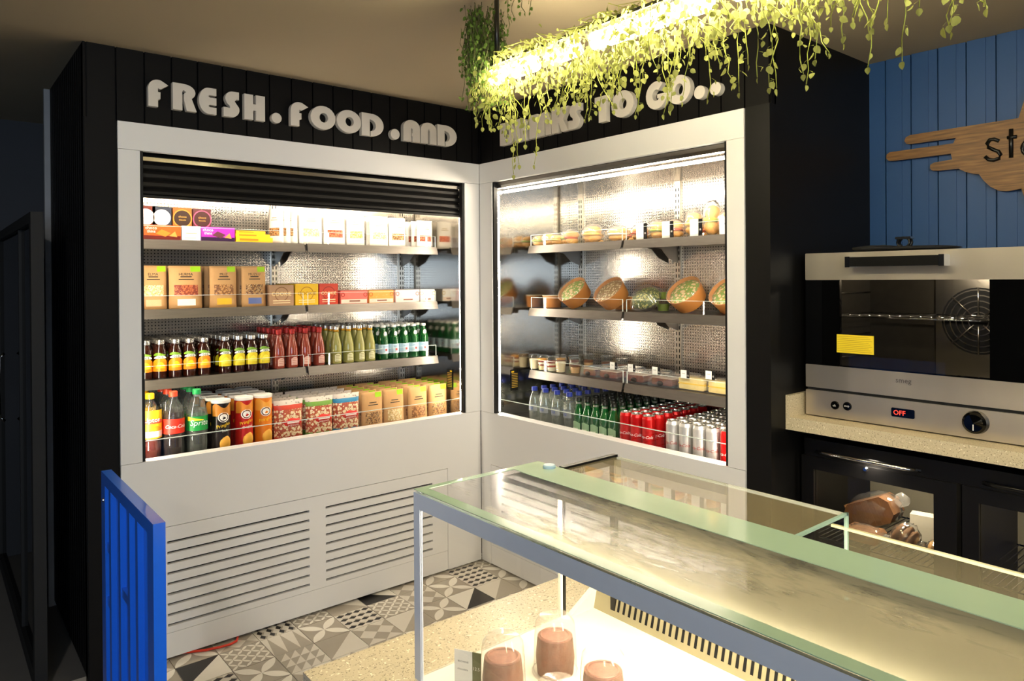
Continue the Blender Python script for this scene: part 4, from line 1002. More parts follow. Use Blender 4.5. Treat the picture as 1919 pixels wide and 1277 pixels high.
# ---- left cooler, bottom deck
ZQ = ZD+.0005
CLR = thin('clear_pet', tint=(.93, .95, .94), rough=.05, refl=1.8, diff='e8efe8', fog=.05)
def pet(name, label, liquid, lc, cap, lab, txt, r=.043, h=.30, fill=.74, tcol='ffffff', shear=0):
    t = thing(name, label, 'bottle')
    pr = [(0, 0), (r*.8, 0), (r*.95, h*.03), (r*.88, h*.12), (r*.97, h*.24), (r*.93, h*.36), (r, h*.42), (r, h*.64), (r*.9, h*.72), (r*.62, h*.83), (r*.34, h*.90), (r*.31, h*.93)]
    mb = MB()
    pi = [(q[0]*.97, q[1]) for q in pr if q[1] <= h*fill]; last = pi[-1]; pi += [(0, last[1])]
    mb.lathe(pi, liquid, 24); mb.build('drink', t)
    mb = MB(); mb.lathe(pr, CLR, 24); mb.build('bottle_shell', t)
    mb = MB(); mb.lathe([(r*.38, h*.925), (r*.40, h*.93), (r*.40, h*.99), (r*.34, h), (0, h)], C(cap, .35), 20); mb.build('cap', t)
    mb = MB(); wrap(mb, r*1.012, -PI, PI, h*.43, h*.63, C(lab), 28)
    if name == 'lemon_lime_bottle': wrap(mb, r*1.02, -1.2, .4, h*.57, h*.63, C('f0dc28'), 10, lambda q: h*(.63-.05*q))
    if name == 'peach_tea_bottle':
        wrap(mb, r*1.02, -1.5, 1.5, h*.40, h*.78, C('f4c21c'), 16); wrap(mb, r*1.026, -1.2, 1.2, h*.42, h*.50, C('f0eee0'), 10); wrap(mb, r*1.026, -1.1, 1.1, h*.60, h*.67, C('d6402a'), 10, lambda q: h*(.64+.03*math.sin(PI*q))); wrap(mb, r*1.03, -.3, .9, h*.50, h*.56, C('f08a1c'), 8, lambda q: h*(.53+.04*math.sin(PI*q)))
        mb.text(txt, r*.62, 0, h*.645, C(tcol), wrap=r*1.036, shear=shear)
    else: mb.text(txt, r*.78, 0, h*.53, C(tcol), wrap=r*1.03, shear=shear, maxw=r*2.0)
    mb.build('label', t); return t
COLA = mat('cola_liquid', '1c0805', .08, coat=.4); AMB = mat('amber_tea', '6e1e0a', .1, coat=.4, trans=.3); LIMO = thin('clear_drink', tint=(.86, .88, .84), rough=.05, refl=1.3, diff='dfe6dc', fog=.12)
pd = .15
for o, px in ((pet('peach_tea_bottle', 'large peach iced tea bottle with yellow cap at far left of the deck', AMB, '', 'f2c21a', 'f6d03a', 'Lipton'), 279), (pet('cola_bottle', 'large plastic cola bottle with orange red cap and red label', COLA, '', 'e0492a', 'd8301e', 'Coca-Cola', shear=.35), 323), (pet('lemon_lime_bottle', 'large clear soft drink bottle with green cap and green label', LIMO, '', '1f9a4e', '1c9440', 'Sprite', shear=.2), 367)):
    put(o, 'A', XA(px, pd), pd, ZQ)
    nm = {'peach_tea_bottle': 'peach iced tea', 'cola_bottle': 'cola', 'lemon_lime_bottle': 'clear green labelled'}[o.name.split('.')[0]]
    for r in range(1, 4): c = dup(o, f"large {nm} bottle, {ORD[r]} in its row behind the front one"); put(c, 'A', XA(px, pd), pd+.092*r, ZQ, .5*r)
def chips(c1, c2, label, t2=''):
    t = thing('crisps_can', label, 'crisps can', group='tall crisps cans'); r, h = .0395, .245
    mb = MB(); mb.lathe([(0, 0), (r, 0), (r, .004), (r*.985, .006), (r*.985, h-.012)], C(c1, .3), 26); mb.build('tube', t)
    mb = MB(); mb.lathe([(r, h-.014), (r*1.03, h-.012), (r*1.03, h-.002), (r*.96, h), (r*.9, h-.003), (0, h-.003)], C('ece7dc'), 26); mb.build('lid', t)
    mb = MB(); q = r*.99
    wrap(mb, q, -1.3, 1.3, h*.72, h*.94, C(c2), 14, lambda u: h*(.90+.04*math.sin(9*u)))
    for s_, m_ in ((1, C('f4efe4')), (.82, C('3a2018')), (.66, C('f4efe4'))):
        vs = [(math.sin(.62*s_*math.cos(k*PI/12))*(q+.0008+.0004*(1-s_)*3), -math.cos(.62*s_*math.cos(k*PI/12))*(q+.0008+.0012*(1-s_)), h*.70+.021*s_*math.sin(k*PI/12)) for k in range(24)]
        mb.add(vs, [tuple(range(24))], m_)
    mb.text('Pringles', .034, 0, h*.555, C('f2c81e'), wrap=q+.0015, rot=R(14), maxw=.062, shear=.15)
    if t2: mb.text(t2, .017, .004, h*.47, C('f4efe4'), wrap=q+.0015, rot=R(8), maxw=.045)
    mb.build('printed_sleeve', t)
    mb = MB(); mb.ell((0, -q*.82, h*.24), (.024, .012, .035), mat('crisp_chip', 'e0a53a', .5, var=.2), 14, 8, Matrix.Rotation(.1, 4, 'Y')); mb.ell((.006, -q*.9, h*.20), (.016, .008, .02), mat('crisp_chip2', 'c98420', .5), 12, 8); mb.build('crisp_picture', t)
    return t
for k, (o, px) in enumerate(((chips('1d1512', 'c07a20', 'black and orange crisps can with white lid, left of the three', 'hot'), 412), (chips('b81e18', 'd8862a', 'red crisps can between the black and the orange one', 'Original'), 455), (chips('e07a14', 'e9a03a', 'orange crisps can touching the red one at right'), 491))):
    dd = .15+.01*k; put(o, 'A', XA(px, dd), dd, ZQ)
    nm = ('black', 'red', 'orange')[k]
    for r in range(1, 4): c = dup(o, f'{nm} crisps can, {ORD[r]} in line behind the front {nm} can'); put(c, 'A', XA(px, dd), dd+.085*r, ZQ)
POPC = printed('popcorn_print', 'b0503c', 'f0dcb4', 75, .5, .3, 'c98a4a')
def bagp(c1, label, z0=0):
    t = thing('popcorn_bag', label, 'popcorn bag', group='popcorn bags'); w, h, d = .140, .205, .055; mb = MB(); n = 10; vs = []; fs = []
    for s_ in (-1, 1):
        for j in range(n+1):
            for i in range(n+1):
                u, v = i/n*2-1, j/n*2-1; e = max(0, (1-abs(u)**3.5)*(1-abs(v)**4))
                vs.append((u*w/2*(1-.04*(1-v*v)), s_*(d/2*e**.6+.0004)+.002*math.sin(9*u+7*v)*e, (v+1)*h/2))
    k = (n+1)**2; band = []
    for s_ in (0, 1):
        for j in range(n):
            for i in range(n):
                a = s_*k+j*(n+1)+i; f = (a, a+1, a+n+2, a+n+1); fs.append(f if s_ == 0 else f[::-1])
    mb.add(vs, fs, POPC, True); mt = mb.mi(C(c1)); ms = mb.mi(printed('seal_stripes', 'cbbfb2', '8f8478', 60, .3))
    for q, f in enumerate(mb.f):
        j = (q % (n*n))//n
        if j >= n-1: mb.m[q] = ms
        elif j == n-2 or j == 0 or (j == 1 and q % 3): mb.m[q] = mt
    mb.build('bag', t)
    mb = MB(); mb.ell((.01, -d*.40, h*.50), (.044, .012, .024), C('c8241c'), 18, 8); mb.build('logo_patch', t)
    mb = MB(); mb.box(-.018, .038, -d*.40-.0135, -d*.40-.012, h*.49, h*.52, C('f3e8dc')); mb.text('popcorn', .02, .01, h*.44, C('f6ead8'), y=-d*.40-.0132, maxw=.05); mb.build('logo_lettering', t); return t
for k, (c, a, b, nm) in enumerate((('c8402a', 508, 568, 'red and orange topped'), ('6f9a3a', 571, 621, 'green banded'), ('2a7fa8', 622, 671, 'blue banded'))):
    o = bagp(c, nm+' popcorn bag in the front row of the bottom deck'); u = (XA(a, .17)+XA(b, .17))/2; put(o, 'A', u, .17, ZQ)
    for r in range(1, 4): cc = dup(o, f'{nm} popcorn bag, {ORD[r]} in line behind the front one'); put(cc, 'A', u, .17+.08*r, ZQ)
for k, (a, b, nm) in enumerate(((674, 709, 'nearest the popcorn bags'), (718, 755, 'second along from the popcorn'), (763, 799, 'third along from the popcorn'), (806, 832, 'nearest the steel side wall'))):
    o = pouch('kraft_pouch', 'kraft snack pouch with clear window '+nm+', bottom deck', 'snack pouch', .115, .197, .05, KRAFT, NUTS[('mix', 'pale', 'brown', 'mix')[k]], GST, None, 'kraft pouches on the bottom deck', (.22, .50)); u = (XA(a, .16)+XA(b, .16))/2+(.012 if k == 0 else 0); put(o, 'A', u, .165, ZQ)
    for r in range(1, 6): c = dup(o, f'kraft pouch, {ORD[r]} in line behind the pouch {nm}'); put(c, 'A', u-.001*r, .165+.060*r, ZQ)

# ---- right cooler, top shelf: wrapped sandwiches with price cards
ZB1, ZB2, ZB3 = (z+.0005 for z in ZB)
SAND = mat('toasted_bread', 'd9a55c', .6, var=.3, vs=35, bump=.3, bs=60); FILL_ = {'g': C('8fa63a'), 'r': C('b4492c'), 'w': C('f0e6c8'), 'y': C('e8c35a')}
rr = random.Random(21)
def sandwich(label, w, h, f, big=False):
    t = thing('wrapped_sandwich', label, 'sandwich', group='wrapped sandwiches'); mb = MB()
    mb.ell((0, .035, h*.22), (w*.44, .045, h*.22), SAND, 16, 8, None, .05, rr); mb.ell((0, .04, h*.62), (w*.42, .045, h*.24), SAND, 16, 8, None, .05, rr); mb.build('bread', t)
    mb = MB(); mb.ell((0, .03, h*.42), (w*.45, .05, h*.10), FILL_[f], 16, 6, None, .14, rr); mb.build('filling', t)
    mb = MB(); mb.ell((0, .035, h*.48), (w*.52, .056, h*.52), FILM2, 16, 10, None, .10, rr); mb.build('wrapper', t); return ground(t, -.012)
sl = [(.21, .10, .055, 'g'), (.29, .10, .06, 'w'), (.36, .09, .05, 'y'), (.42, .10, .06, 'g'), (XB(1045), .11, .065, 'r'), (XB(1098), .12, .08, 'y'), (XB(1148), .15, .065, 'w'), (XB(1190), .09, .06, 'r'), (XB(1212), .10, .075, 'g'), (XB(1246), .10, .07, 'r'), (XB(1295), .12, .10, 'y'), (XB(1330), .15, .12, 'g'), (XB(1365), .10, .09, 'r')]
wh = ['first from the steel side wall', 'second from the steel side wall', 'third from the steel side wall', 'fourth from the steel side wall', 'left of the shelf joint in thin bread', 'with yellow filling before the joint', 'long and pale just before the joint', 'just past the shelf joint', 'behind the first price card', 'red filled beside the second price card', 'tall and yellow beside the third card', 'biggest, leaning at right end', 'cut off by the right frame']
us = [XB(p) for p in (962, 985, 1008, 1032, 1060, 1100, 1148, 1190, 1222, 1255, 1292, 1325, 1352)]
us[0] = .15; us[1] = .225; us[2] = .30; us[3] = .368
for i_, ((a_, w, h, f), u, nm) in enumerate(zip(sl, us, wh)):
    w = min(w, .95*min((us[i_+1]-u) if i_ < 12 else .1, (u-us[i_-1]) if i_ else .09))
    put(sandwich('wrapped sandwich '+nm+', top right-hand shelf', w*.88, h*1.2, f), 'B', u, .25, ZB1, rr.uniform(-.15, .15))
for k, (u, nm) in enumerate(((us[1], 'nearest the side wall'), (us[4], 'left of the joint'), (us[6], 'at the joint'), (us[8], 'behind the first card'), (us[10], 'behind the third card'), (us[11], 'behind the tall one at right'))):
    put(sandwich('wrapped sandwich in the back row '+nm, .13, .075, 'gwryry'[k]), 'B', (.20, .40, .66, .86, 1.12, 1.36)[k], .405, ZB1)
def card(label, u, d, z, w=.034, h=.045, side='B', rz=0):
    mb = MB(); mb.box(-w*.6, w*.25, 0, .001, 0, h, TOPW); mb.box(w*.25, w*.65, -.0003, .0012, 0, h, BLACKM); mb.text('fresh', .008, -w*.18, h*.62, INK, y=-.0006, maxw=w*.5); mb.text('15', .010, w*.45, h*.4, TOPW, y=-.0008, maxw=w*.3)
    mb.box(-w*.55, w*.6, 0, .018, 0, .0012, TOPW)
    o = mb.build('price_card'); put(o, side, u, d, z, rz); tag(o, label, 'price card', 'black and white price cards'); return o
for px, nm in ((1198, 'first'), (1247, 'second'), (1300, 'third'), (1356, 'last')):
    card(f'{nm} small black and white price card on the top sandwich shelf', XB(px, .215), .232, ZB1+.0, .05, .075)
# ---- right cooler, second shelf: tilted salad bowls
SAL = {k: printed('salad_'+k, *v) for k, v in {'g': ('6f8f2c', 'd6b98c', 60, .4, .5, 'e07a2c'), 'm': ('8c6a3a', 'd9c49a', 80, .4, .5, '7a8f3a'), 'd': ('3a4a1c', '8a8a4a', 70, .4, .5, 'c9b26a')}.items()}
LIDM = thin('bowl_lid', rough=.06, refl=2.0, diff='ffffff', fog=.08)
BOWLK = mat('kraft_bowl', 'b97a3a', .6, var=.06)
def bowl(label, f, r=.083, tilt=46):
    t = thing('salad_bowl', label, 'salad bowl', group='tilted kraft salad bowls'); hgt = .074
    M_ = Matrix.Translation((0, .05, r*math.sin(R(tilt))*.92)) @ Matrix.Rotation(R(tilt), 4, 'X') @ Matrix.Translation((0, 0, -.012))
    mb = MB(); mb.lathe([(0, -hgt*.5), (r*.86, -hgt*.5), (r, hgt*.5), (r*.97, hgt*.5), (r*.90, hgt*.2)], BOWLK, 32, M_); mb.build('kraft_base', t)
    mb = MB(); mb.ell((0, 0, hgt*.26), (r*.93, r*.93, .016), SAL[f], 24, 8, M_, .04, rr); mb.build('salad', t)
    mb = MB(); mb.lathe([(r*1.02, hgt*.46), (r*1.03, hgt*.54), (r*.99, hgt*.60), (r*.95, hgt*.58), (r*.9, hgt*.66), (0, hgt*.70)], LIDM, 32, M_); mb.build('clear_lid', t)
    return ground(t, -.022)
def stackbox(label, u, d, w=.11, h=.062):
    t = thing('kraft_tub', label, 'food tub', group='kraft tubs behind the bowls'); mb = MB(); mb.lathe([(0, 0), (w*.42, 0), (w*.48, h), (0, h)], BOWLK, 24); mb.build('tub', t)
    mb = MB(); mb.lathe([(w*.49, h), (w*.49, h+.004), (0, h+.006)], C('d8c8a8'), 24); mb.build('lid', t); put(t, 'B', u, d, ZB2); return t
bl = [(XB(1068, .22), 'g', 'left tilted round kraft salad bowl after the gap at the side wall'), (XB(1138, .22), 'm', 'second tilted kraft bowl, brown grain salad, left of the clear bowl'), (XB(1283, .22), 'g', 'large tilted kraft salad bowl with carrot strips, right of the clear bowl'), (XB(1368, .22), 'g', 'tilted green salad bowl cut by the right frame')]
for u, f, nm in bl: put(bowl(nm, f), 'B', u-.065, .25, ZB2, -.10)
t = thing('clear_salad_bowl', 'clear plastic salad bowl with dark greens between kraft bowls', 'salad bowl'); M_ = Matrix.Translation((0, .05, .058)) @ Matrix.Rotation(R(42), 4, 'X')
mb = MB(); mb.ell((0, 0, -.002), (.072, .066, .034), SAL['d'], 24, 10, M_, .05, rr); mb.build('salad', t)
mb = MB(); mb.lathe([(0, -.040), (.05, -.040), (.078, -.005), (.082, .0), (.078, .006), (.055, .036), (0, .042)], thin('clear_shell', rough=.04, refl=2.5, diff='ffffff', fog=.05), 30, M_); mb.build('clear_shell', t); ground(t, -.022); put(t, 'B', XB(1206, .22)-.035, .235, ZB2)
stackbox('pale kraft tub behind the shelf gap at the side wall', .175, .36); stackbox('pale kraft tub behind the brown grain bowl', XB(1160, .42)+.02, .44); stackbox('pale kraft tub standing between the carrot bowl and the frame', XB(1318, .33)+.05, .46)
for k, (px, dd, nm) in enumerate(((1042, .42, 'near the side wall'), (1243, .36, 'lower one beside the clear bowl'))):
    for s_ in range(1 if k == 0 else 2):
        t = thing('sauce_pot', f'small clear pot of green sauce {nm if not s_ else "stacked on the lower one"}', 'sauce pot', group='green sauce pots')
        mb = MB(); mb.lathe([(0, .004), (.024, .004), (.029, .036), (0, .036)], C('7c8f2a'), 20); mb.build('sauce', t)
        mb = MB(); mb.lathe([(0, 0), (.026, 0), (.033, .05), (.036, .052), (0, .0525)], CLR, 20); mb.build('clear_pot', t)
        put(t, 'B', .27 if k == 0 else XB(px, dd), dd, ZB2+(.0 if k == 0 else .055*s_))
# ---- right cooler, third shelf: dessert cups, clamshells, cheese
def cup(label, layers, r=.030, h=.078):
    t = thing('dessert_cup', label, 'dessert cup', group='layered dessert cups')
    z = .003; 
    for k, (c, hh) in enumerate(layers):
        mb = MB(); a, b = z/h, (z+hh)/h; mb.lathe([(0, z), (r*(.74+.22*a), z), (r*(.74+.22*b), z+hh), (0, z+hh)], C(c, .5, var=.2), 20); mb.build('cream_layer', t); z += hh
    mb = MB(); mb.lathe([(0, 0), (r*.78, 0), (r, h*.9), (r*1.06, h*.9), (r*1.06, h*.93), (r*.9, h), (0, h*1.02)], CLR, 22); mb.build('clear_cup', t); return t
LA = [('f0d8a0', .022), ('8a2f1c', .008), ('f0e2c4', .010), ('8a3a1c', .009), ('e0962c', .010)]; LBq = [('f3e8d0', .020), ('b0452a', .010), ('f3e8d0', .010), ('7c2a1c', .012)]; LC = [('ecd9b4', .052)]; LD = [('c9a070', .03), ('6a3a1c', .014)]
cups = [(965, LC, .25, 'pale cream cup at the side wall'), (992, LA, .25, 'orange topped layered cup in the shelf corner'), (1022, LBq, .25, 'red and cream layered cup'), (1049, LC, .25, 'plain cream dessert cup before the clamshells'), (1075, LD, .28, 'brown cream cup right of the plain one'), (1102, LD, .475, 'first brown cup in the back row'), (1136, LD, .475, 'second brown cup in the back row'), (1008, LA, .34, 'layered cup behind the red one'), (1040, LBq, .36, 'layered cup behind the plain cream cup'), (1165, LD, .44, 'third brown cup in the back row')]
for px, l_, dd, nm in cups: put(cup(nm+', third right-hand shelf', l_), 'B', {965: .150, 992: .218, 1022: .286, 1049: .354, 1075: .43, 1008: .26, 1040: .34}.get(px, XB(px, dd)), dd, ZB3)
CLAM = thin('clamshell', rough=.05, refl=3.0, diff='cfe2f2', fog=.12)
CAKEB = mat('brown_slice', '6b2f18', .6, var=.4, vs=60)
def clam(label, w=.135, m=CAKEB):
    t = thing('clamshell_pack', label, 'clamshell pack', group='clear clamshell packs'); mb = MB(); mb.box(-w*.40, w*.40, .012, .078, .004, .034, m, c=.006); mb.box(-w*.40, w*.40, .012, .078, .034, .037, C('d8c3b0')); mb.build('cake_slices', t)
    mb = MB(); pts = [(-w/2, 0), (w/2, 0), (w/2, .012), (w*.42, .042), (w*.38, .047), (-w*.38, .047), (-w*.42, .042), (-w/2, .012)]; mb.prism(pts, 0, .09, CLAM); mb.build('clear_shell', t)
    mb = MB(); mb.ell((0, -.0015, .014), (.018, .003, .011), C('2b2826'), 14, 6); mb.build('black_sticker', t); return t
cl = [(1088, 1116, 'left, beside the dessert cups'), (1118, 1158, 'second from the dessert cups'), (1170, 1207, 'just past the shelf joint'), (1214, 1262, 'between the joint and the cheese')]
for a, b, nm in cl:
    u = (XB(a, .25)+XB(b, .25))/2; w = min(abs(XB(b, .25)-XB(a, .25)), .15)
    o = clam('clear clamshell of brown cake slices, '+nm, w); put(o, 'B', u, .245, ZB3)
    c = dup(o, 'clear clamshell in the back row behind the one '+nm); put(c, 'B', u+.01, .36, ZB3)
CHS = mat('cheese_sandwich', 'ecd68e', .55, var=.15, vs=40)
for a, b, nm in ((1268, 1320, 'left of the two'), (1327, 1375, 'right, cut by the frame')):
    u = (XB(a, .25)+XB(b, .25))/2; t = thing('cheese_sandwich', 'yellow cheese sandwich pack '+nm, 'sandwich', group='yellow cheese sandwich packs')
    mb = MB(); mb.box(-.065, .065, .004, .07, .003, .024, CHS, c=.004); mb.box(-.065, .065, .004, .07, .030, .052, CHS, c=.004); mb.build('bread', t); mb = MB(); mb.box(-.067, .067, .003, .072, .024, .030, C('f2c83a')); mb.build('cheese_slice', t)
    mb = MB(); mb.box(-.070, .070, -.001, .076, .0, .058, FILM, c=.006); mb.build('clear_wrap', t); put(t, 'B', u, .25, ZB3)
for px, py, dd, nm in ((1148, 690, .34, 'first'), (1182, 690, .34, 'second'), (1228, 695, .335, 'third'), (1282, 700, .335, 'fourth'), (1330, 712, .24, 'fifth')):
    h_ = .072 if nm != 'fifth' else .062
    card(f'{nm} white and black price card from the left above the cake packs', XB(px, dd if nm == 'fifth' else .235), .238 if nm == 'fifth' else .237, ZB3+.050 if nm != 'fifth' else ZB3+.0585, .036, .036)
# ---- right cooler, bottom deck: water, green bottles, cans
def water():
    t = thing('water_bottle', 'x', 'bottle'); r, h = .0300, .205
    mb = MB(); mb.lathe([(0, 0), (r*.9, 0), (r, .008), (r*.93, h*.2), (r, h*.3), (r*.95, h*.45), (r, h*.6), (r*.85, h*.74), (r*.5, h*.85), (r*.42, h*.9)], CLR, 20); mb.build('bottle_shell', t)
    mb = MB(); mb.lathe([(0, .004), (r*.86, .006), (r*.9, h*.2), (r*.92, h*.58), (r*.7, h*.76), (0, h*.76)], LIMO, 16); mb.build('water', t)
    mb = MB(); mb.lathe([(r*.5, h*.89), (r*.52, h*.9), (r*.5, h*.985), (0, h)], C('24348c', .3), 16); mb.build('cap', t)
    mb = MB(); wrap(mb, r*1.01, -1.2, 1.2, h*.40, h*.56, thin('clear_label', diff='dfe6f2', fog=.35), 10); mb.text('su', .03, 0, h*.48, C('3050a8'), wrap=r*1.02); mb.build('label', t); return t
rows(water(), 'B', [XB(p, .14) for p in (1001, 1021, 1043, 1066)], .14, .064, 6, ZQ, 'clear water bottle with blue cap', 'bottom deck', .001)
def green_beer():
    t = thing('mineral_water_bottle', 'x', 'bottle'); r, h = .0268, .186
    mb = MB(); mb.lathe([(0, 0), (r-.002, 0), (r, .003), (r, h*.50), (r*.92, h*.60), (r*.60, h*.74), (r*.46, h*.84), (r*.46, h*.92)], GRG, 18); mb.build('glass', t)
    mb = MB(); mb.lathe([(r*.52, h*.91), (r*.58, h*.92), (r*.52, h*.985), (0, h)], mat('dark_cap', '23241f', .3, .6), 14); mb.build('crown_cap', t)
    mb = MB(); wrap(mb, r+.0006, -1.0, 1.0, .022, .074, C('8fb08a'), 10, lambda q: .066+.010*math.sin(PI*q)); wrap(mb, r+.001, -.6, .6, .034, .044, C('e3ead8'), 6); mb.build('label', t)
    mb = MB(); mb.lathe([(r*.475, h*.84), (r*.48, h*.89)], mat('silver_neck', 'a9aba0', .3, .8), 14); mb.build('neck_foil', t); return t
rows(green_beer(), 'B', [XB(p, .14) for p in (1084, 1100, 1116, 1132, 1148)], .14, .058, 7, ZQ, 'small green glass bottle', 'bottom deck', .001)
def can(red, label='x'):
    t = thing('drink_can', label, 'drink can'); r, h = .0298, .162
    M1 = mat('red_can', 'c41414', .25, .35, var=.03) if red else mat('silver_can', 'dad8d4', .32, .7, var=.04)
    mb = MB(); mb.lathe([(0, .004), (r*.78, 0), (r*.84, .0), (r, .010), (r, h-.016), (r*.86, h-.003)], M1, 22); mb.build('body', t)
    mb = MB(); mb.lathe([(r*.86, h-.003), (r*.88, h), (r*.83, h), (r*.80, h-.005), (0, h-.005)], SILV, 22); mb.box(-.004, .004, -.012, .008, h-.005, h-.0035, CHROME); mb.build('lid', t)
    mb = MB()
    for a in (0, PI): 
        m2 = MB(); m2.text('Coca-Cola', .034, 0, h*.44, C('f4efe8') if red else C('b81e1a'), wrap=r+.0006, shear=.35, maxw=.075, rot=R(0))
        mb.add([(v[0]*math.cos(a)-v[1]*math.sin(a), v[0]*math.sin(a)+v[1]*math.cos(a), v[2]) for v in m2.v], m2.f, m2.mats[0])
    if not red: wrap(mb, r+.0004, -.9, .9, .020, .023, C('8d8a86'), 8); wrap(mb, r+.0004, -.7, .7, .034, .036, C('8d8a86'), 8)
    mb.build('lettering', t); return t
rows(can(True), 'B', [XB(p, .14) for p in (1174, 1194, 1216)], .135, .062, 7, ZQ, 'red cola can', 'bottom deck', .0008)
rows(can(False), 'B', [XB(p, .135) for p in (1261, 1285, 1311, 1336)], .133, .062, 7, ZQ, 'silver cola can with red script', 'bottom deck', .0008)
o = can(True, 'single red cola can at the right frame, front of the silver cans'); put(o, 'B', XB(1363, .128), .128, ZQ)
for r in range(1, 5): c = dup(o, f'red cola can at the right frame, {ORD[r]} in its row'); put(c, 'B', XB(1363, .128), .128+.064*r, ZQ)

# ================================================================ LAMP WITH TRAILING VINES
LX, LZ = -.90, 2.135
t = thing('linear_pendant_lamp', 'glowing tube pendant lamp wrapped in trailing yellow green vines', 'ceiling lamp', (LX, -1.27, LZ))
LAMPM = emit('lamp_tube', (1, .88, .62), LAMP_E)
for a, b in ((-.0, -.20), (-.26, -.37), (-.44, -.80), (-.87, -1.18), (-1.24, -1.52)):
    mb = MB(); mb.tube([(0, a, 0), (0, b, 0)], .024, LAMPM, 12); mb.build('light_tube', t)
mb = MB(); mb.box(-.012, .012, -1.57, 0.0, .034, .042, BLACKM); mb.box(-.006, .006, -.30, -.29, .01, .034, BLACKM); mb.build('lamp_housing', t)
for y in (-.02, -1.5): mb = MB(); mb.tube([(0, y, .04), (0, y, CEIL-LZ-.001)], .008, BLACKM, 8); mb.build('hanger_rod', t)
def leafmat(name, c, tl=.55):
    m, nt, b = base(name); nt.nodes.remove(b); n = noise(nt, 25, 2); c1 = mixc(nt, n, lin(c), lin('9b9d5c' if 'yellow' in name else '5f7a35'))
    d = N(nt, 'ShaderNodeBsdfDiffuse'); tr = N(nt, 'ShaderNodeBsdfTranslucent'); mx = N(nt, 'ShaderNodeMixShader'); mx.inputs[0].default_value = tl
    nt.links.new(c1, d.inputs[0]); nt.links.new(c1, tr.inputs[0]); nt.links.new(d.outputs[0], mx.inputs[1]); nt.links.new(tr.outputs[0], mx.inputs[2]); nt.links.new(mx.outputs[0], nt.nodes['Material Output'].inputs[0]); return m
LEAF = leafmat('yellow_leaf', '5f6430', .42); LEAFD = leafmat('shaded_green_leaf', '3f4f26', .35); STEM = mat('vine_stem', '8f9438', .7); STEMD = mat('vine_stem_shaded', '4a4a26', .7)  # second leaf and stem colours are darkened for dim light away from the lamp
rv = random.Random(44)
def leaf(mb, p, s, m, dirv=None):
    """small cupped heart shaped leaf hanging from p"""
    n = Vector((rv.gauss(0, 1), rv.gauss(0, 1), rv.gauss(0, .6))).normalized(); dn = (dirv or Vector((rv.gauss(0, .5), rv.gauss(0, .5), -1))).normalized()
    a = dn.cross(n); 
    if a.length < .1: a = Vector((1, 0, 0))
    a.normalize(); n = a.cross(dn)
    o = [(0, -.15, 0), (.45, -.35, .14), (.62, -.8, .2), (.42, -1.3, .12), (0, -1.75, -.05), (-.42, -1.3, .12), (-.62, -.8, .2), (-.45, -.35, .14)]
    vs = [p+a*(x*s)-dn*(y*s)*1.0*-1*-1+n*(z*s) for x, y, z in o]+[p+dn*(s*.8)]
    mb.add([tuple(v) for v in vs], [(8, k, (k+1) % 8) for k in range(8)], m, True)
def vine(name, label, strands, m, ms, extra=()):
    o = thing(name, label, 'trailing plant', (LX, -1.27, LZ)); st, lf = MB(), MB(); Of = Vector((LX, -1.27, LZ))
    for pts, ls, gap in strands:
        pts = [Vector(p)-Of for p in pts]; st.tube(pts, .0011, ms, 4)
        for i in range(len(pts)-1):
            L_ = (pts[i+1]-pts[i]).length; n = max(1, int(L_/gap+rv.random()*.6))
            for k in range(n):
                q = pts[i].lerp(pts[i+1], (k+rv.random()*.5)/n); s = ls*rv.uniform(.7, 1.15)
                off = Vector((rv.gauss(0, 1), rv.gauss(0, 1), -.4)).normalized()*.012
                st.add([tuple(q), tuple(q+off), tuple(q+off+Vector((0, 0, .001)))], [(0, 1, 2)], ms); leaf(lf, q+off, s, m)
        leaf(lf, pts[-1], ls*.8, m, Vector((0, 0, -1)))
    for p, s in extra: leaf(lf, Vector(p)-Of, s, m)
    a = st.build('stems', o); b = lf.build('leaves', o); a['kind'] = 'stuff'; b['kind'] = 'stuff'; return o
S = []; EX = []
def hang(x, y, z, L_, sway=.03, n=6):
    p = Vector((x, y, z)); out = [p.copy()]; dx, dy = rv.gauss(0, sway), rv.gauss(0, sway)
    for k in range(1, n+1): q = k/n; out.append(Vector((x+dx*q+rv.gauss(0, .004), y+dy*q+rv.gauss(0, .004), z-L_*q)))
    return out
for k in range(150):          # short strands draped round the tube
    y = -1.20-rv.random()*1.55; an = rv.uniform(0, 2*PI); r0 = .045
    x = LX+r0*math.cos(an)*1.2; z = LZ+r0*math.sin(an)*.8
    L_ = rv.uniform(.05, .17) if y > -1.9 else rv.uniform(.05, .13)
    S.append((hang(x, y, z, L_, .035, 5), rv.uniform(.0085, .0125), .017))
for k in range(60):           # runners lying along the top
    y = -1.22-rv.random()*1.5; p = []
    for q in range(7): p.append((LX+rv.gauss(0, .03), y-q*.03*rv.uniform(.6, 1.3), LZ+.04+rv.gauss(.006, .014)))
    S.append((p, .009, .02))
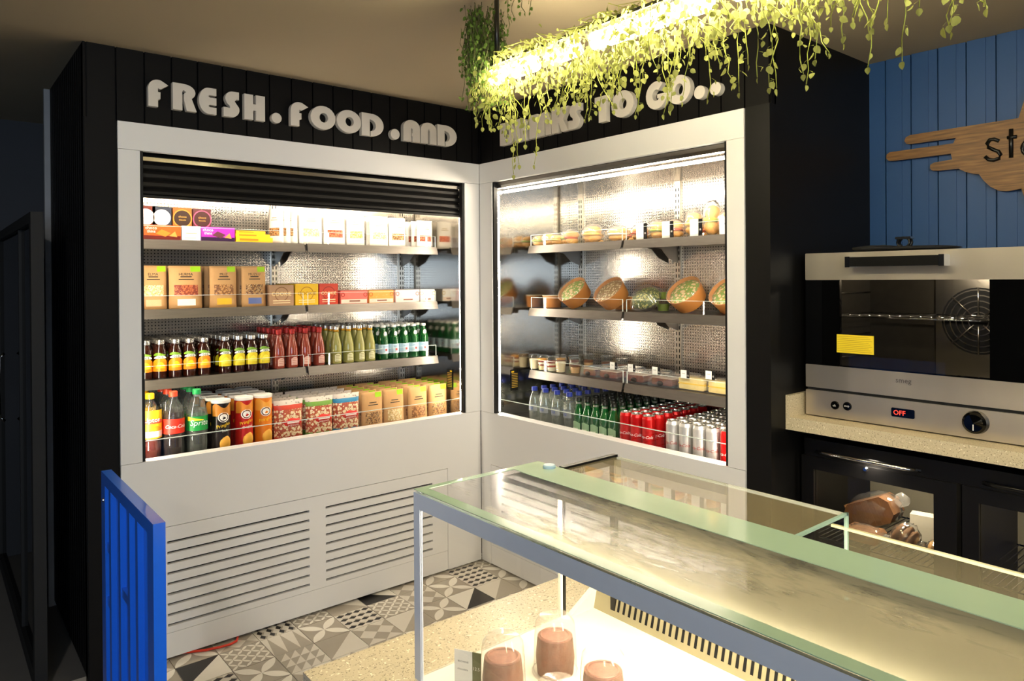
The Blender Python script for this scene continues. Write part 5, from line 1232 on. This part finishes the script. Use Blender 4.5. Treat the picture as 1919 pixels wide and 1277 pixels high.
for px, py, z0 in ((890, 205, 2.2), (893, 222, 2.18), (921, 240, 2.13), (935, 235, 2.12), (948, 250, 2.12), (965, 327, 2.10), (972, 308, 2.10), (1001, 308, 2.10), (983, 270, 2.1), (1040, 200, 2.12), (1058, 205, 2.1), (1096, 222, 2.1), (1107, 218, 2.1), (1150, 205, 2.1), (1190, 214, 2.12), (1196, 205, 2.1), (1245, 214, 2.1), (1253, 205, 2.1), (1276, 190, 2.12), (1326, 185, 2.12), (1384, 172, 2.13), (1370, 155, 2.12), (1397, 122, 2.14), (1420, 145, 2.13), (1445, 162, 2.13), (1458, 165, 2.12), (1500, 140, 2.13), (1511, 158, 2.12), (1552, 100, 2.15), (1580, 82, 2.16), (1630, 125, 2.18), (1688, 113, 2.18), (1635, 60, 2.18), (1660, 45, 2.18), (1530, 110, 2.14)):
    tip = hit(px, py, 0, LX+rv.uniform(-.05, .05)); x0 = tip.x+rv.gauss(0, .02); y0 = tip.y+rv.gauss(0, .05)
    n = 7; S.append(([(x0+(tip.x-x0)*q/n+rv.gauss(0, .003), y0+(tip.y-y0)*(q/n)+rv.gauss(0, .003), max(z0, tip.z+.08)+(tip.z-max(z0, tip.z+.08))*q/n) for q in range(n+1)], rv.uniform(.0095, .0125), .034))
for px, py in ((1782, 55), (1790, 48), (1846, 20), (1700, 20), (1610, 30)):
    tip = hit(px, py, 0, LX); S.append((hang(tip.x, tip.y, tip.z+.14, .14, .01, 5), .012, .03))
for k in range(520):
    y = -1.22-rv.random()*1.5; an = rv.uniform(0, 2*PI); r_ = .03+abs(rv.gauss(0, .03)); EX.append(((LX+r_*math.cos(an)*1.1, y, LZ-.01+r_*math.sin(an)*.9), rv.uniform(.008, .013)))
for k in range(420):
    y = -1.22-rv.random()*1.5; an = R(rv.uniform(150, 300)); r_ = rv.uniform(.03, .055); EX.append(((LX+r_*math.cos(an), y, LZ+r_*math.sin(an)), rv.uniform(.009, .013)))
vine('vine_garland', 'yellow green heart leaved garland draped over the glowing tube lamp', S, LEAF, STEM, EX)
S = []
for k in range(150):
    cx_ = -.925 if k % 3 else -.875; S.append((hang(cx_+rv.gauss(0, .016), -1.215+rv.gauss(0, .018)-(0 if k % 3 else .03), CEIL-.01-rv.random()*.12, rv.uniform(.08, .24), .010, 5), rv.uniform(.0075, .0105), .018))
for px, py in ((975, 22), (955, 60), (995, 20), (880, 110), (958, 30)):
    tip = hit(px, py, 0, -.9); S.append((hang(tip.x, tip.y, CEIL-.005, CEIL-tip.z, .006, 5), .009, .035))
o = vine('vine_bunch', 'hanging green vine bunch, coloured as dimly lit, at the left lamp rod', S, LEAFD, STEMD)
# cable on the floor by the left cooler
mb = MB(); p = [hit(x, y, 2, .008) for x, y in ((385, 1219), (410, 1214), (432, 1208), (443, 1202))]
mb.tube([p[0]+Vector((-.1, .05, 0)), p[0], p[1], p[2], p[3], p[3]+Vector((.03, .06, 0))], .005, C('d8381c'), 8)
tag(mb.build('power_cable'), 'thin orange red cable lying on the floor under the left cooler plinth', 'cable')
